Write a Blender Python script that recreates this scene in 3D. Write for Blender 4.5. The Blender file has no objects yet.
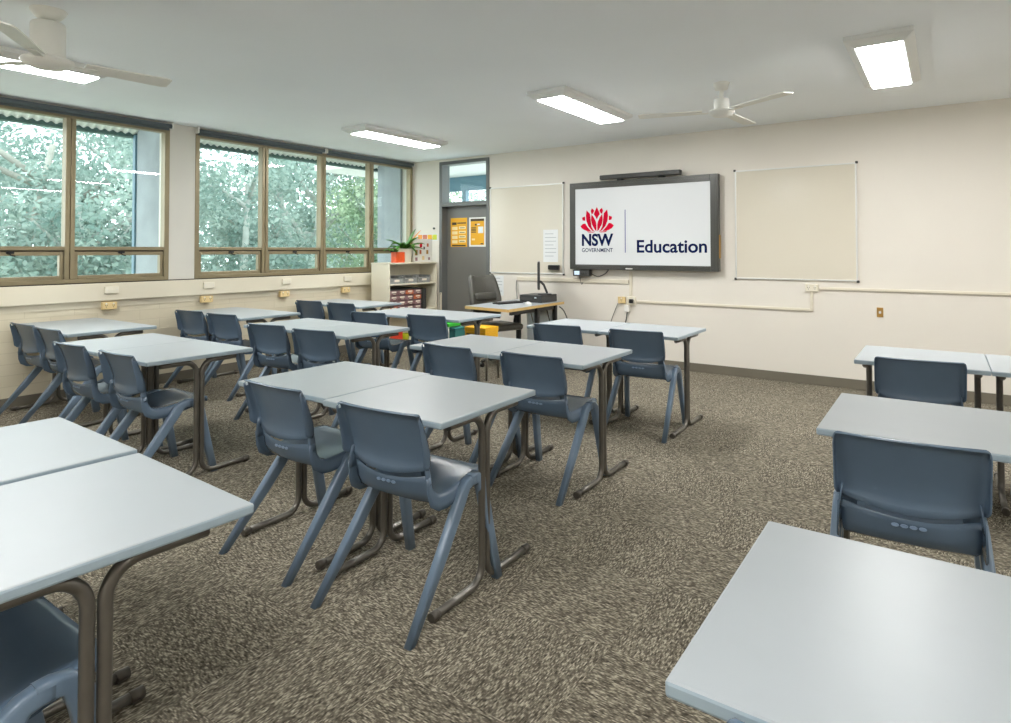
import bpy, bmesh, math, random
from mathutils import Vector, Matrix
PI = math.pi
scn = bpy.context.scene
COL = scn.collection
R = math.radians

# ------------------------------------------------------------------ colours and materials
def lin(r, g, b):
    f = lambda c: (c / 255) / 12.92 if c / 255 <= 0.04045 else ((c / 255 + 0.055) / 1.055) ** 2.4
    return (f(r), f(g), f(b), 1)

def new_mat(name):
    m = bpy.data.materials.new(name); m.use_nodes = True
    return m, m.node_tree, m.node_tree.nodes['Principled BSDF']

def mat(name, rgb, rough=0.5, metal=0.0, spec=0.5, var=0.0, vscale=8.0, bump=0.0, bscale=60.0):
    m, nt, p = new_mat(name)
    c = lin(*rgb)
    p.inputs['Base Color'].default_value = c
    p.inputs['Roughness'].default_value = rough
    p.inputs['Metallic'].default_value = metal
    p.inputs['Specular IOR Level'].default_value = spec
    tc = nt.nodes.new('ShaderNodeTexCoord')
    if var > 0:
        n = nt.nodes.new('ShaderNodeTexNoise'); n.inputs['Scale'].default_value = vscale
        n.inputs['Detail'].default_value = 3
        nt.links.new(tc.outputs['Object'], n.inputs['Vector'])
        r = nt.nodes.new('ShaderNodeValToRGB')
        r.color_ramp.elements[0].position = 0.3; r.color_ramp.elements[1].position = 0.7
        r.color_ramp.elements[0].color = tuple(x * (1 - var) for x in c[:3]) + (1,)
        r.color_ramp.elements[1].color = tuple(min(1, x * (1 + var)) for x in c[:3]) + (1,)
        nt.links.new(n.outputs['Fac'], r.inputs['Fac'])
        nt.links.new(r.outputs['Color'], p.inputs['Base Color'])
    if bump > 0:
        n2 = nt.nodes.new('ShaderNodeTexNoise'); n2.inputs['Scale'].default_value = bscale
        nt.links.new(tc.outputs['Object'], n2.inputs['Vector'])
        b = nt.nodes.new('ShaderNodeBump'); b.inputs['Strength'].default_value = bump
        b.inputs['Distance'].default_value = 0.01
        nt.links.new(n2.outputs['Fac'], b.inputs['Height'])
        nt.links.new(b.outputs['Normal'], p.inputs['Normal'])
    return m

def emit(name, rgb, strength):
    m, nt, p = new_mat(name)
    p.inputs['Base Color'].default_value = (0.8, 0.8, 0.8, 1)
    p.inputs['Emission Color'].default_value = rgb
    p.inputs['Emission Strength'].default_value = strength
    return m

M = {}
M['front_wall'] = mat('front_wall_paint', (224, 218, 208), 0.6, var=0.015, vscale=1.5, bump=0.03, bscale=90)
M['ceiling'] = mat('ceiling_paint', (243, 248, 252), 0.75, var=0.015, vscale=1.2)
M['pillar'] = mat('pillar_paint', (212, 209, 200), 0.6, var=0.015, vscale=3)
M['baseboard'] = mat('grey_vinyl_skirting', (112, 106, 93), 0.5, var=0.05, vscale=4)
M['trunking'] = mat('cream_trunking_paint', (220, 212, 192), 0.45, var=0.02, vscale=3)
M['conduit'] = mat('cream_plastic_conduit', (218, 210, 192), 0.4)
M['bronze'] = mat('bronze_aluminium', (142, 130, 103), 0.38, metal=0.35, var=0.05, vscale=5)
M['bronze_dark'] = mat('bronze_aluminium_shadow_gap', (60, 52, 38), 0.5, metal=0.3)  # dark copy of the bronze, with the gap's shade in its colour
M['silver'] = mat('anodised_aluminium', (222, 222, 218), 0.32, metal=0.25)
M['black'] = mat('black_plastic', (30, 30, 30), 0.4, var=0.1)
M['dgrey'] = mat('dark_grey_plastic', (66, 66, 64), 0.4, var=0.05)
M['blind'] = mat('grey_roller_blind_fabric', (88, 98, 102), 0.7, var=0.06, vscale=12)
M['blind_white'] = mat('white_blind_bracket', (225, 225, 220), 0.4)
M['door'] = mat('grey_door_paint', (118, 117, 112), 0.38, var=0.02, vscale=3)
M['door_frame'] = mat('grey_door_frame_paint', (106, 108, 106), 0.35, var=0.02, vscale=4)
M['whiteboard'] = mat('whiteboard_enamel', (214, 207, 191), 0.16, var=0.01, vscale=2)
M['screen_bezel'] = mat('dark_grey_bezel', (72, 72, 68), 0.32, metal=0.15, var=0.03)
M['desk_top'] = mat('pale_grey_laminate', (166, 172, 176), 0.36, spec=0.26, var=0.012, vscale=7)
M['desk_edge'] = mat('blue_grey_desk_edging', (150, 166, 176), 0.35)
M['tube'] = mat('bronze_brown_steel_tube', (110, 106, 99), 0.3, metal=0.6, var=0.06, vscale=20)
M['cap'] = mat('dark_foot_cap', (84, 79, 72), 0.4, metal=0.4)
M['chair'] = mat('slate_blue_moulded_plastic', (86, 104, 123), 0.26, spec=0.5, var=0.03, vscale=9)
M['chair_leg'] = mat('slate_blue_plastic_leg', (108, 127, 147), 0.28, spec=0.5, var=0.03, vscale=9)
M['mark'] = mat('moulded_plastic_mark', (112, 134, 160), 0.3)
M['white'] = mat('white_enamel', (232, 230, 224), 0.4)
M['fan_white'] = mat('off_white_fan_enamel', (232, 232, 226), 0.5, var=0.01)
M['light_case'] = mat('white_light_housing', (226, 228, 226), 0.4)
M['diffuser'] = emit('lit_light_diffuser', (1, 1, 0.985, 1), 45.0)
M['cream'] = mat('cream_melamine', (226, 219, 198), 0.45, var=0.015, vscale=5)
M['outlet_cream'] = mat('cream_outlet_plastic', (228, 221, 203), 0.35)
M['outlet_yellow'] = mat('aged_yellow_outlet_plastic', (226, 200, 146), 0.38)
M['brass'] = mat('brass_plate', (176, 136, 72), 0.35, metal=0.6)
M['beech'] = mat('beech_desk_edge', (206, 172, 108), 0.45, var=0.08, vscale=15)
M['leather'] = mat('charcoal_leather', (82, 80, 74), 0.42, var=0.06, vscale=30, bump=0.1, bscale=120)
M['monitor'] = mat('monitor_black', (52, 52, 52), 0.35, var=0.03)
M['paleblue'] = mat('pale_blue_panel', (232, 242, 250), 0.5)
M['green_plastic'] = mat('green_plastic', (60, 190, 60), 0.4)
M['teal_plastic'] = mat('teal_plastic', (44, 118, 118), 0.4)
M['lime'] = mat('lime_green_plastic', (196, 205, 40), 0.45)
M['yellow'] = mat('yellow_box_card', (236, 178, 30), 0.5, var=0.04)
M['orange'] = mat('orange_plastic', (232, 92, 42), 0.45, var=0.08, vscale=20)
M['red'] = mat('red_orange_plastic', (226, 72, 44), 0.45, var=0.06)
M['leaf'] = mat('plant_leaf_green', (74, 134, 44), 0.4, var=0.35, vscale=14)
M['leaf_orange'] = mat('plant_leaf_orange', (236, 150, 44), 0.45)
M['pot'] = mat('white_ceramic_pot', (228, 222, 205), 0.4)
M['soil'] = mat('dark_potting_soil', (58, 44, 32), 0.9, var=0.2, vscale=40)
M['paper'] = mat('white_paper', (224, 226, 226), 0.6)
M['ink'] = mat('grey_print', (168, 172, 176), 0.7)
M['poster_yellow'] = mat('poster_amber', (238, 176, 24), 0.5)
M['poster_pale'] = mat('poster_cream', (250, 226, 168), 0.5)
M['poster_dark'] = mat('poster_black', (66, 52, 26), 0.5)
M['poster_white'] = mat('poster_white', (238, 238, 232), 0.5)
M['grey_drawer'] = mat('smoky_clear_plastic', (150, 152, 150), 0.25, var=0.25, vscale=25)
M['plum'] = mat('plum_drawer_plastic', (146, 112, 114), 0.4, var=0.2, vscale=20)
M['terracotta'] = mat('terracotta_drawer_plastic', (196, 108, 72), 0.4)
M['label'] = mat('drawer_label', (236, 226, 212), 0.5)
M['navy'] = mat('navy_print', (6, 22, 70), 0.6, spec=0.05)
M['navy_thin'] = mat('slate_print', (92, 98, 150), 0.6, spec=0.05)
M['crimson'] = mat('crimson_print', (205, 6, 48), 0.6, spec=0.05)
M['concrete'] = mat('grey_concrete', (150, 158, 162), 0.85, var=0.12, vscale=3, bump=0.1, bscale=30)
M['soffit'] = mat('white_corrugated_sheet', (226, 228, 222), 0.5)
M['fascia'] = mat('dark_green_gutter', (52, 82, 76), 0.5)
M['pipe'] = mat('blue_grey_downpipe', (86, 122, 138), 0.4)
M['bark'] = mat('pale_eucalypt_bark', (176, 182, 176), 0.8, var=0.25, vscale=4)
M['bark_dark'] = mat('brown_grey_bark', (160, 160, 150), 0.85, var=0.25, vscale=4)
M['bounce_ground'] = mat('light_bounce_ground', (212, 210, 200), 0.9, var=0.25, vscale=0.6)  # unseen ground, kept pale to bounce light up onto the ceiling

# screen: pale lit display
m, nt, p = new_mat('lit_display'); M['display'] = m
p.inputs['Base Color'].default_value = lin(190, 192, 192); p.inputs['Roughness'].default_value = 0.22
p.inputs['Emission Color'].default_value = lin(225, 228, 232); p.inputs['Emission Strength'].default_value = 0.2
M['small_display'] = emit('small_blue_display', lin(110, 170, 205), 0.6)

# leaves
def leaf_mat(name, a, b):
    m, nt, p = new_mat(name)
    oi = nt.nodes.new('ShaderNodeTexCoord')
    n = nt.nodes.new('ShaderNodeTexNoise'); n.inputs['Scale'].default_value = 0.9; n.inputs['Detail'].default_value = 4
    nt.links.new(oi.outputs['Object'], n.inputs['Vector'])
    r = nt.nodes.new('ShaderNodeValToRGB')
    r.color_ramp.elements[0].position = 0.35; r.color_ramp.elements[1].position = 0.68
    r.color_ramp.elements[0].color = lin(*a); r.color_ramp.elements[1].color = lin(*b)
    nt.links.new(n.outputs['Fac'], r.inputs['Fac'])
    nt.links.new(r.outputs['Color'], p.inputs['Base Color'])
    p.inputs['Roughness'].default_value = 0.5
    t = nt.nodes.new('ShaderNodeBsdfTranslucent')
    nt.links.new(r.outputs['Color'], t.inputs['Color'])
    mx = nt.nodes.new('ShaderNodeMixShader'); mx.inputs['Fac'].default_value = 0.45
    nt.links.new(p.outputs['BSDF'], mx.inputs[1]); nt.links.new(t.outputs['BSDF'], mx.inputs[2])
    nt.links.new(mx.outputs['Shader'], nt.nodes['Material Output'].inputs['Surface'])
    return m
M['leaf_a'] = leaf_mat('hazy_grey_green_leaves', (112, 140, 132), (182, 198, 188))  # outdoor haze is put into this pale leaf colour
M['leaf_b'] = leaf_mat('mid_green_leaves', (112, 144, 122), (180, 198, 164))
M['leaf_c'] = leaf_mat('bright_green_leaves', (120, 170, 96), (190, 218, 130))

# glass: thin clear pane, reflecting at its true Fresnel share
m, nt, p = new_mat('window_glass'); M['glass'] = m
nt.nodes.remove(p)
tr = nt.nodes.new('ShaderNodeBsdfTransparent'); tr.inputs['Color'].default_value = (0.93, 0.97, 0.965, 1)
gl = nt.nodes.new('ShaderNodeBsdfGlossy'); gl.inputs['Roughness'].default_value = 0.015
fr = nt.nodes.new('ShaderNodeFresnel'); fr.inputs['IOR'].default_value = 1.5
geo = nt.nodes.new('ShaderNodeNewGeometry'); frm = nt.nodes.new('ShaderNodeMath'); frm.operation = 'MULTIPLY'
fbk = nt.nodes.new('ShaderNodeMath'); fbk.operation = 'SUBTRACT'; fbk.inputs[0].default_value = 1.0
nt.links.new(geo.outputs['Backfacing'], fbk.inputs[1]); nt.links.new(fr.outputs['Fac'], frm.inputs[0]); nt.links.new(fbk.outputs[0], frm.inputs[1])
mx = nt.nodes.new('ShaderNodeMixShader')
nt.links.new(frm.outputs[0], mx.inputs['Fac']); nt.links.new(tr.outputs['BSDF'], mx.inputs[1]); nt.links.new(gl.outputs['BSDF'], mx.inputs[2])
nt.links.new(mx.outputs['Shader'], nt.nodes['Material Output'].inputs['Surface'])

# painted block wall under the windows
m, nt, p = new_mat('painted_block_wall'); M['window_wall'] = m
p.inputs['Roughness'].default_value = 0.5
tc = nt.nodes.new('ShaderNodeTexCoord'); sep = nt.nodes.new('ShaderNodeSeparateXYZ'); com = nt.nodes.new('ShaderNodeCombineXYZ')
nt.links.new(tc.outputs['Object'], sep.inputs[0]); nt.links.new(sep.outputs['Y'], com.inputs['X']); nt.links.new(sep.outputs['Z'], com.inputs['Y'])
bk = nt.nodes.new('ShaderNodeTexBrick'); bk.inputs['Scale'].default_value = 1.0
bk.inputs['Brick Width'].default_value = 0.4; bk.inputs['Row Height'].default_value = 0.1
bk.inputs['Mortar Size'].default_value = 0.004; bk.inputs['Mortar Smooth'].default_value = 0.6
bk.inputs['Color1'].default_value = lin(216, 207, 184); bk.inputs['Color2'].default_value = lin(212, 202, 178); bk.inputs['Mortar'].default_value = lin(202, 192, 168)
nt.links.new(com.outputs[0], bk.inputs['Vector']); nt.links.new(bk.outputs['Color'], p.inputs['Base Color'])
bp = nt.nodes.new('ShaderNodeBump'); bp.inputs['Strength'].default_value = 0.35; bp.inputs['Distance'].default_value = 0.004; bp.invert = True
nt.links.new(bk.outputs['Fac'], bp.inputs['Height']); nt.links.new(bp.outputs['Normal'], p.inputs['Normal'])

# carpet tiles, quarter-turned, streaky loop pile
m, nt, p = new_mat('streaky_carpet_tiles'); M['carpet'] = m
p.inputs['Roughness'].default_value = 0.95; p.inputs['Specular IOR Level'].default_value = 0.1
N = nt.nodes.new; L = nt.links.new
tc = N('ShaderNodeTexCoord')
ck = N('ShaderNodeTexChecker'); ck.inputs['Scale'].default_value = 2.0
ck.inputs['Color1'].default_value = (0, 0, 0, 1); ck.inputs['Color2'].default_value = (1, 1, 1, 1)
mpc = N('ShaderNodeMapping'); mpc.inputs['Location'].default_value = (0.5, -0.07, 0.25)
L(tc.outputs['Object'], mpc.inputs['Vector']); L(mpc.outputs['Vector'], ck.inputs['Vector'])
sepc = N('ShaderNodeSeparateXYZ'); L(tc.outputs['Object'], sepc.inputs[0])
def mth(op, a, b=None):
    n = N('ShaderNodeMath'); n.operation = op
    for k, v in ((0, a), (1, b)):
        if v is None: continue
        if isinstance(v, (int, float)): n.inputs[k].default_value = v
        else: L(v, n.inputs[k])
    return n.outputs[0]
def streak(along, across):
    # rows of yarn: each row carries its own dashes
    v = mth('DIVIDE', across, 0.0046); row = mth('FLOOR', v); fr_ = mth('FRACT', v)
    cb = N('ShaderNodeCombineXYZ'); L(mth('MULTIPLY', along, 44.0), cb.inputs[0]); L(mth('MULTIPLY', row, 7.31), cb.inputs[1])
    n = N('ShaderNodeTexNoise'); n.inputs['Scale'].default_value = 1.0; n.inputs['Detail'].default_value = 1.5; n.inputs['Roughness'].default_value = 0.6
    L(cb.outputs[0], n.inputs['Vector'])
    prof = mth('SINE', mth('MULTIPLY', fr_, PI))
    return mth('ADD', n.outputs['Fac'], mth('MULTIPLY', mth('SUBTRACT', prof, 0.64), 0.10))
nA, nB = streak(sepc.outputs['X'], sepc.outputs['Y']), streak(sepc.outputs['Y'], sepc.outputs['X'])
mixn = N('ShaderNodeMix'); mixn.data_type = 'FLOAT'
L(ck.outputs['Fac'], mixn.inputs[0]); L(nA, mixn.inputs[2]); L(nB, mixn.inputs[3])
rp = N('ShaderNodeValToRGB'); e = rp.color_ramp.elements
e[0].position = 0.30; e[0].color = lin(62, 57, 49); e[1].position = 0.72; e[1].color = lin(192, 184, 165)
e2 = rp.color_ramp.elements.new(0.5); e2.color = lin(113, 106, 93)
L(mixn.outputs[0], rp.inputs['Fac'])
big = N('ShaderNodeTexNoise'); big.inputs['Scale'].default_value = 0.9; big.inputs['Detail'].default_value = 2
L(tc.outputs['Object'], big.inputs['Vector'])
bri = N('ShaderNodeMixRGB'); bri.blend_type = 'MULTIPLY'; bri.inputs['Fac'].default_value = 1
rb = N('ShaderNodeValToRGB'); rb.color_ramp.elements[0].position = 0.3; rb.color_ramp.elements[0].color = (0.86, 0.86, 0.86, 1); rb.color_ramp.elements[1].position = 0.7
L(big.outputs['Fac'], rb.inputs['Fac']); L(rp.outputs['Color'], bri.inputs[1]); L(rb.outputs['Color'], bri.inputs[2])
L(bri.outputs['Color'], p.inputs['Base Color'])
bp = N('ShaderNodeBump'); bp.inputs['Strength'].default_value = 0.5; bp.inputs['Distance'].default_value = 0.004
L(mixn.outputs[0], bp.inputs['Height']); L(bp.outputs['Normal'], p.inputs['Normal'])

# ------------------------------------------------------------------ mesh helpers
def box(bm, x0, x1, y0, y1, z0, z1, bev=0.0, mi=0, seg=2):
    vs = [bm.verts.new((x, y, z)) for x in (x0, x1) for y in (y0, y1) for z in (z0, z1)]
    idx = [(0, 1, 3, 2), (4, 6, 7, 5), (0, 4, 5, 1), (2, 3, 7, 6), (0, 2, 6, 4), (1, 5, 7, 3)]
    fs = [bm.faces.new([vs[i] for i in f]) for f in idx]
    for f in fs: f.material_index = mi
    if bev > 0:
        es = list({e for f in fs for e in f.edges})
        r = bmesh.ops.bevel(bm, geom=es, offset=bev, segments=seg, profile=0.5, affect='EDGES')
        for f in r['faces']: f.material_index = mi
    return vs

def tube(bm, pts, r, seg=10, mi=0, smooth=True):
    pts = [Vector(p) for p in pts]
    rs = r if isinstance(r, (list, tuple)) else [r] * len(pts)
    rings = []; up = None
    for i, p in enumerate(pts):
        a = pts[max(0, i - 1)]; b = pts[min(len(pts) - 1, i + 1)]
        t = (b - a).normalized()
        if up is None:
            up = Vector((0, 0, 1)) if abs(t.z) < 0.9 else Vector((1, 0, 0))
        n = (up - t * up.dot(t)).normalized(); c = t.cross(n); up = n
        rings.append([bm.verts.new(p + (n * math.cos(2 * PI * k / seg) + c * math.sin(2 * PI * k / seg)) * rs[i]) for k in range(seg)])
    for A, B in zip(rings, rings[1:]):
        for k in range(seg):
            f = bm.faces.new((A[k], A[(k + 1) % seg], B[(k + 1) % seg], B[k])); f.smooth = smooth; f.material_index = mi
    for ring, rev in ((rings[0], True), (rings[-1], False)):
        f = bm.faces.new(ring[::-1] if rev else ring); f.material_index = mi

def arc(c, r, a0, a1, n, plane):
    out = []
    for i in range(n + 1):
        a = R(a0 + (a1 - a0) * i / n)
        out.append(plane(c[0] + r * math.cos(a), c[1] + r * math.sin(a)))
    return out

def lathe(bm, prof, c=(0, 0, 0), seg=24, mi=0):
    rings = []
    for r, z in prof:
        rings.append([bm.verts.new((c[0] + r * math.cos(2 * PI * k / seg), c[1] + r * math.sin(2 * PI * k / seg), c[2] + z)) for k in range(seg)])
    for A, B in zip(rings, rings[1:]):
        for k in range(seg):
            f = bm.faces.new((A[k], A[(k + 1) % seg], B[(k + 1) % seg], B[k])); f.smooth = True; f.material_index = mi
    bm.faces.new(rings[0][::-1]).material_index = mi
    bm.faces.new(rings[-1]).material_index = mi

def sweep(bm, pts, hs, lat=Vector((1, 0, 0)), mi=0):
    """rounded-rectangle section swept along pts; hs = (half lateral, half depth) per point"""
    pts = [Vector(p) for p in pts]; rings = []
    for i, p in enumerate(pts):
        t = (pts[min(len(pts) - 1, i + 1)] - pts[max(0, i - 1)]).normalized()
        n = lat.cross(t).normalized(); l = t.cross(n).normalized()
        a, b = hs[i]; sec = []
        for k in range(16):
            an = 2 * PI * (k + 0.5) / 16
            ca, sa = math.cos(an), math.sin(an)
            q = 0.42
            sec.append(bm.verts.new(p + l * a * math.copysign(abs(ca) ** q, ca) + n * b * math.copysign(abs(sa) ** q, sa)))
        rings.append(sec)
    for A, B in zip(rings, rings[1:]):
        for k in range(16):
            f = bm.faces.new((A[k], A[(k + 1) % 16], B[(k + 1) % 16], B[k])); f.smooth = True; f.material_index = mi
    bm.faces.new(rings[0][::-1]).material_index = mi
    bm.faces.new(rings[-1]).material_index = mi

def shell(bm, P, th, skip=(), mi=0):
    """thick sheet from a grid of points (rows x cols)"""
    n, m = len(P), len(P[0])
    P = [[Vector(p) for p in row] for row in P]
    def nor(i, j):
        a = P[min(n - 1, i + 1)][j] - P[max(0, i - 1)][j]
        b = P[i][min(m - 1, j + 1)] - P[i][max(0, j - 1)]
        c = a.cross(b)
        return c.normalized() if c.length > 1e-12 else Vector((0, 0, 1))
    A = [[bm.verts.new(P[i][j]) for j in range(m)] for i in range(n)]
    B = [[bm.verts.new(P[i][j] - nor(i, j) * th) for j in range(m)] for i in range(n)]
    def q(v, s=True):
        f = bm.faces.new(v); f.smooth = s; f.material_index = mi
    for i in range(n - 1):
        for j in range(m - 1):
            if (i, j) in skip: continue
            q((A[i][j], A[i + 1][j], A[i + 1][j + 1], A[i][j + 1])); q((B[i][j], B[i][j + 1], B[i + 1][j + 1], B[i + 1][j]))
    for i in range(n - 1):
        q((A[i][0], B[i][0], B[i + 1][0], A[i + 1][0])); q((A[i][-1], A[i + 1][-1], B[i + 1][-1], B[i][-1]))
    for j in range(m - 1):
        q((A[0][j], A[0][j + 1], B[0][j + 1], B[0][j])); q((A[-1][j], B[-1][j], B[-1][j + 1], A[-1][j + 1]))

def poly(bm, pts, d, mi=0):
    """flat outline (list of 3D points) thickened by vector d"""
    d = Vector(d)
    a = [bm.verts.new(Vector(p)) for p in pts]; b = [bm.verts.new(Vector(p) + d) for p in pts]
    k = len(a)
    fs = [bm.faces.new(a[::-1]), bm.faces.new(b)]
    for i in range(k): fs.append(bm.faces.new((a[i], a[(i + 1) % k], b[(i + 1) % k], b[i])))
    for f in fs: f.material_index = mi

def obj(name, bm, mats, parent=None, fix=True, loc=None):
    if fix: bmesh.ops.recalc_face_normals(bm, faces=bm.faces[:])
    me = bpy.data.meshes.new(name); bm.to_mesh(me); bm.free()
    for mm in (mats if isinstance(mats, (list, tuple)) else [mats]): me.materials.append(mm)
    o = bpy.data.objects.new(name, me); COL.objects.link(o)
    if parent: o.parent = parent
    if loc: o.location = loc
    return o

def BM(): return bmesh.new()

def tag(o, label=None, cat=None, group=None, kind=None):
    if label: o['label'] = label
    if cat: o['category'] = cat
    if group: o['group'] = group
    if kind: o['kind'] = kind
    return o

def thing(name, label, cat, loc=(0, 0, 0), rz=0, group=None):
    o = bpy.data.objects.new(name, None); COL.objects.link(o)
    o.empty_display_size = 0.1
    o.location = loc; o.rotation_euler = (0, 0, rz)
    return tag(o, label, cat, group)

def struct(name, bm, m_, label=None, parent=None):
    o = obj(name, bm, m_, parent)
    if parent is None: tag(o, label, 'structure', kind='structure')
    return o

def copy_tree(o, parent=None):
    c = o.copy(); COL.objects.link(c); c.parent = parent
    for ch in [x for x in CH.get(o.name, [])]:
        d = copy_tree(ch, c)
    return c
CH = {}
def index_children():
    CH.clear()
    for o in bpy.data.objects:
        if o.parent: CH.setdefault(o.parent.name, []).append(o)

# ------------------------------------------------------------------ room dimensions
XW, YF, ZC = -6.92, 7.30, 2.81        # window wall, front wall, ceiling
XR, YB = 3.6, -1.7                    # unseen right and rear walls
GZ = -3.2                             # garden level, one storey down

b = BM(); box(b, XW - 0.25, XR + 0.2, YB - 0.2, YF + 0.35, -0.2, 0)
struct('floor', b, M['carpet'], 'brown streaky carpet tile floor of the classroom')
b = BM(); box(b, XW - 0.05, XR + 0.2, YB - 0.2, YF + 0.2, ZC, ZC + 0.2)
struct('ceiling', b, M['ceiling'], 'plain off-white classroom ceiling')

# front wall with the door opening
DX0, DX1, DZ = -6.36, -5.41, 2.775
b = BM()
box(b, XW - 0.25, DX0, YF, YF + 0.2, 0, ZC); box(b, DX1, XR + 0.2, YF, YF + 0.2, 0, ZC); box(b, DX0, DX1, YF, YF + 0.2, DZ, ZC)
struct('wall_front', b, M['front_wall'], 'cream front wall holding the screen and whiteboards')
b = BM(); box(b, DX1, XR, YF - 0.012, YF, 0, 0.1, 0.003)
struct('baseboard_front', b, M['baseboard'], 'grey skirting along the front wall')

# window wall: spandrel, piers, head
W1 = (0.30, 3.49); W2 = (3.775, 7.285); WZ0, WZ1 = 1.106, 2.75
b = BM()
box(b, XW - 0.22, XW, YB, YF, 0, 1.105)
struct('wall_window_side', b, M['window_wall'], 'cream painted block wall below the windows')
b = BM()
box(b, XW - 0.22, XW, W1[1], W2[0], 1.105, ZC); box(b, XW - 0.22, XW, YB, W1[0], 1.105, ZC); box(b, XW - 0.22, XW, W2[1], YF, 1.105, ZC)
box(b, XW - 0.22, XW, W1[0], W1[1], WZ1, ZC); box(b, XW - 0.22, XW, W2[0], W2[1], WZ1, ZC)
struct('wall_left', b, M['pillar'], 'cream pier and head around the two windows')
b = BM(); box(b, XW, XW + 0.012, YB, YF - 0.02, 0, 0.1, 0.003)
struct('baseboard_left', b, M['baseboard'], 'grey skirting under the window wall')
# boxed trunking below the sill
b = BM(); box(b, XW, XW + 0.055, YB, 6.42, 0.925, 1.098, 0.004); box(b, XW, XW + 0.012, YB, 6.42, 0.86, 0.925)
struct('trim_1', b, M['trunking'], 'cream boxed cable trunking below the windows')
b = BM(); box(b, XW - 0.02, XW + 0.03, YB, 6.42, 1.098, 1.108)
struct('trim_2', b, M['bronze_dark'], 'dark strip painted as a shadow gap along the window sill')
b = BM(); box(b, XR, XR + 0.2, YB, YF, 0, ZC)
struct('wall_right', b, M['front_wall'], 'cream right wall out of view')
b = BM(); box(b, XW - 0.22, XR + 0.2, YB - 0.2, YB, 0, ZC)
struct('wall_back', b, M['front_wall'], 'cream rear wall out of view')

# windows
def window(name, y0, y1, mull, label, openings):
    root = bpy.data.objects.new(name, None); COL.objects.link(root); root.location = (XW, (y0 + y1) / 2, WZ0)
    tag(root, label, 'window', kind='structure')
    ox, oy, oz = root.location
    def part(nm, bm, mm):
        bmesh.ops.translate(bm, verts=bm.verts[:], vec=(-ox, -oy, -oz)); return obj(nm, bm, mm, root)
    xa, xb = XW - 0.085, XW + 0.006
    b = BM(); w = 0.05
    box(b, xa, xb, y0, y0 + w, WZ0, WZ1, 0.004); box(b, xa, xb, y1 - w, y1, WZ0, WZ1, 0.004)
    box(b, xa, xb, y0 + w, y1 - w, WZ1 - 0.05, WZ1, 0.004); box(b, xa, xb, y0 + w, y1 - w, WZ0, WZ0 + 0.04, 0.004)
    part('window_frame', b, M['bronze'])
    for my in mull:
        b = BM()
        box(b, xa, xb + 0.004, my - 0.042, my - 0.004, WZ0 + 0.04, WZ1 - 0.05, 0.004); box(b, xa, xb + 0.004, my + 0.004, my + 0.042, WZ0 + 0.04, WZ1 - 0.05, 0.004)
        box(b, xa, xb - 0.012, my - 0.006, my + 0.006, WZ0 + 0.04, WZ1 - 0.05)
        part('mullion', b, M['bronze'])
    mull = sorted(mull)
    edges = [y0 + w] + [v for my in mull for v in (my - 0.042, my + 0.042)] + [y1 - w]
    for k in range(0, len(edges), 2):
        a, c = edges[k], edges[k + 1]
        b = BM(); box(b, xa, xb, a, c, 1.425, 1.462, 0.004); part('transom', b, M['bronze'])
        b = BM(); box(b, xa + 0.02, xb - 0.02, a, c, 1.412, 1.425); part('transom_gap', b, M['bronze_dark'])
        b = BM(); box(b, XW - 0.045, XW - 0.041, a, c, 1.462, WZ1 - 0.05); part('pane', b, M['glass'])
        # awning sash
        s = 0.035; xs0, xs1 = XW - 0.07, XW - 0.012
        b = BM()
        box(b, xs0, xs1, a + 0.004, a + s, WZ0 + 0.039, 1.413, 0.004); box(b, xs0, xs1, c - s, c - 0.004, WZ0 + 0.039, 1.413, 0.004)
        box(b, xs0, xs1, a + s, c - s, 1.375, 1.413, 0.004); box(b, xs0, xs1, a + s, c - s, WZ0 + 0.039, WZ0 + 0.075, 0.004)
        sash = part('awning_sash', b, M['bronze'])
        b = BM(); box(b, XW - 0.045, XW - 0.041, a + s, c - s, WZ0 + 0.075, 1.375)
        g = part('sash_pane', b, M['glass']); g.parent = sash
        b = BM(); ym = (a + c) / 2
        box(b, xs1, xs1 + 0.016, ym - 0.03, ym + 0.03, 1.394, 1.416, 0.004); tube(b, [(xs1 + 0.012, ym - 0.01, 1.404), (xs1 + 0.03, ym + 0.0, 1.38), (xs1 + 0.034, ym + 0.03, 1.372)], 0.006, 6)
        l = part('latch', b, M['black']); l.parent = sash
        b = BM()
        for yy in (a + 0.16, c - 0.16): box(b, xs1, xs1 + 0.012, yy - 0.05, yy + 0.05, WZ0 + 0.042, WZ0 + 0.052, 0.002)
        l = part('sash_stay', b, M['bronze']); l.parent = sash
    return root
window('window_1', W1[0], W1[1], (2.55, 1.62, 0.95), 'left bronze-framed window with wide panes above low awning sashes', 0)
window('window_2', W2[0], W2[1], (4.66, 5.545, 6.415), 'right bronze-framed window of four panes beside the door', 0)

# roller blinds
def blind(y0, y1, label, loc_z=2.768):
    t = thing('roller_blind', label, 'blind', (XW + 0.045, (y0 + y1) / 2, loc_z), 0, 'rolled up blinds over the windows')
    h = (y1 - y0) / 2
    b = BM(); tube(b, [(0, -h, 0), (0, h, 0)], 0.024, 16); obj('roll', b, M['blind'], t)
    for s in (-1, 1):
        b = BM(); box(b, -0.04, 0.026, s * h - 0.008, s * h + 0.008, -0.028, 0.042, 0.004); obj('bracket', b, M['blind_white'], t)
    b = BM(); box(b, -0.024, -0.014, -h + 0.02, h - 0.02, -0.045, -0.018, 0.003); obj('bottom_rail', b, M['blind'], t)
blind(0.3, 3.49, 'rolled up dark grey blind above the left window')
blind(3.775, 5.53, 'rolled up grey blind over left half of the right window')
blind(5.565, 7.26, 'rolled up grey blind over right half of the right window, nearest the door')

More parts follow.
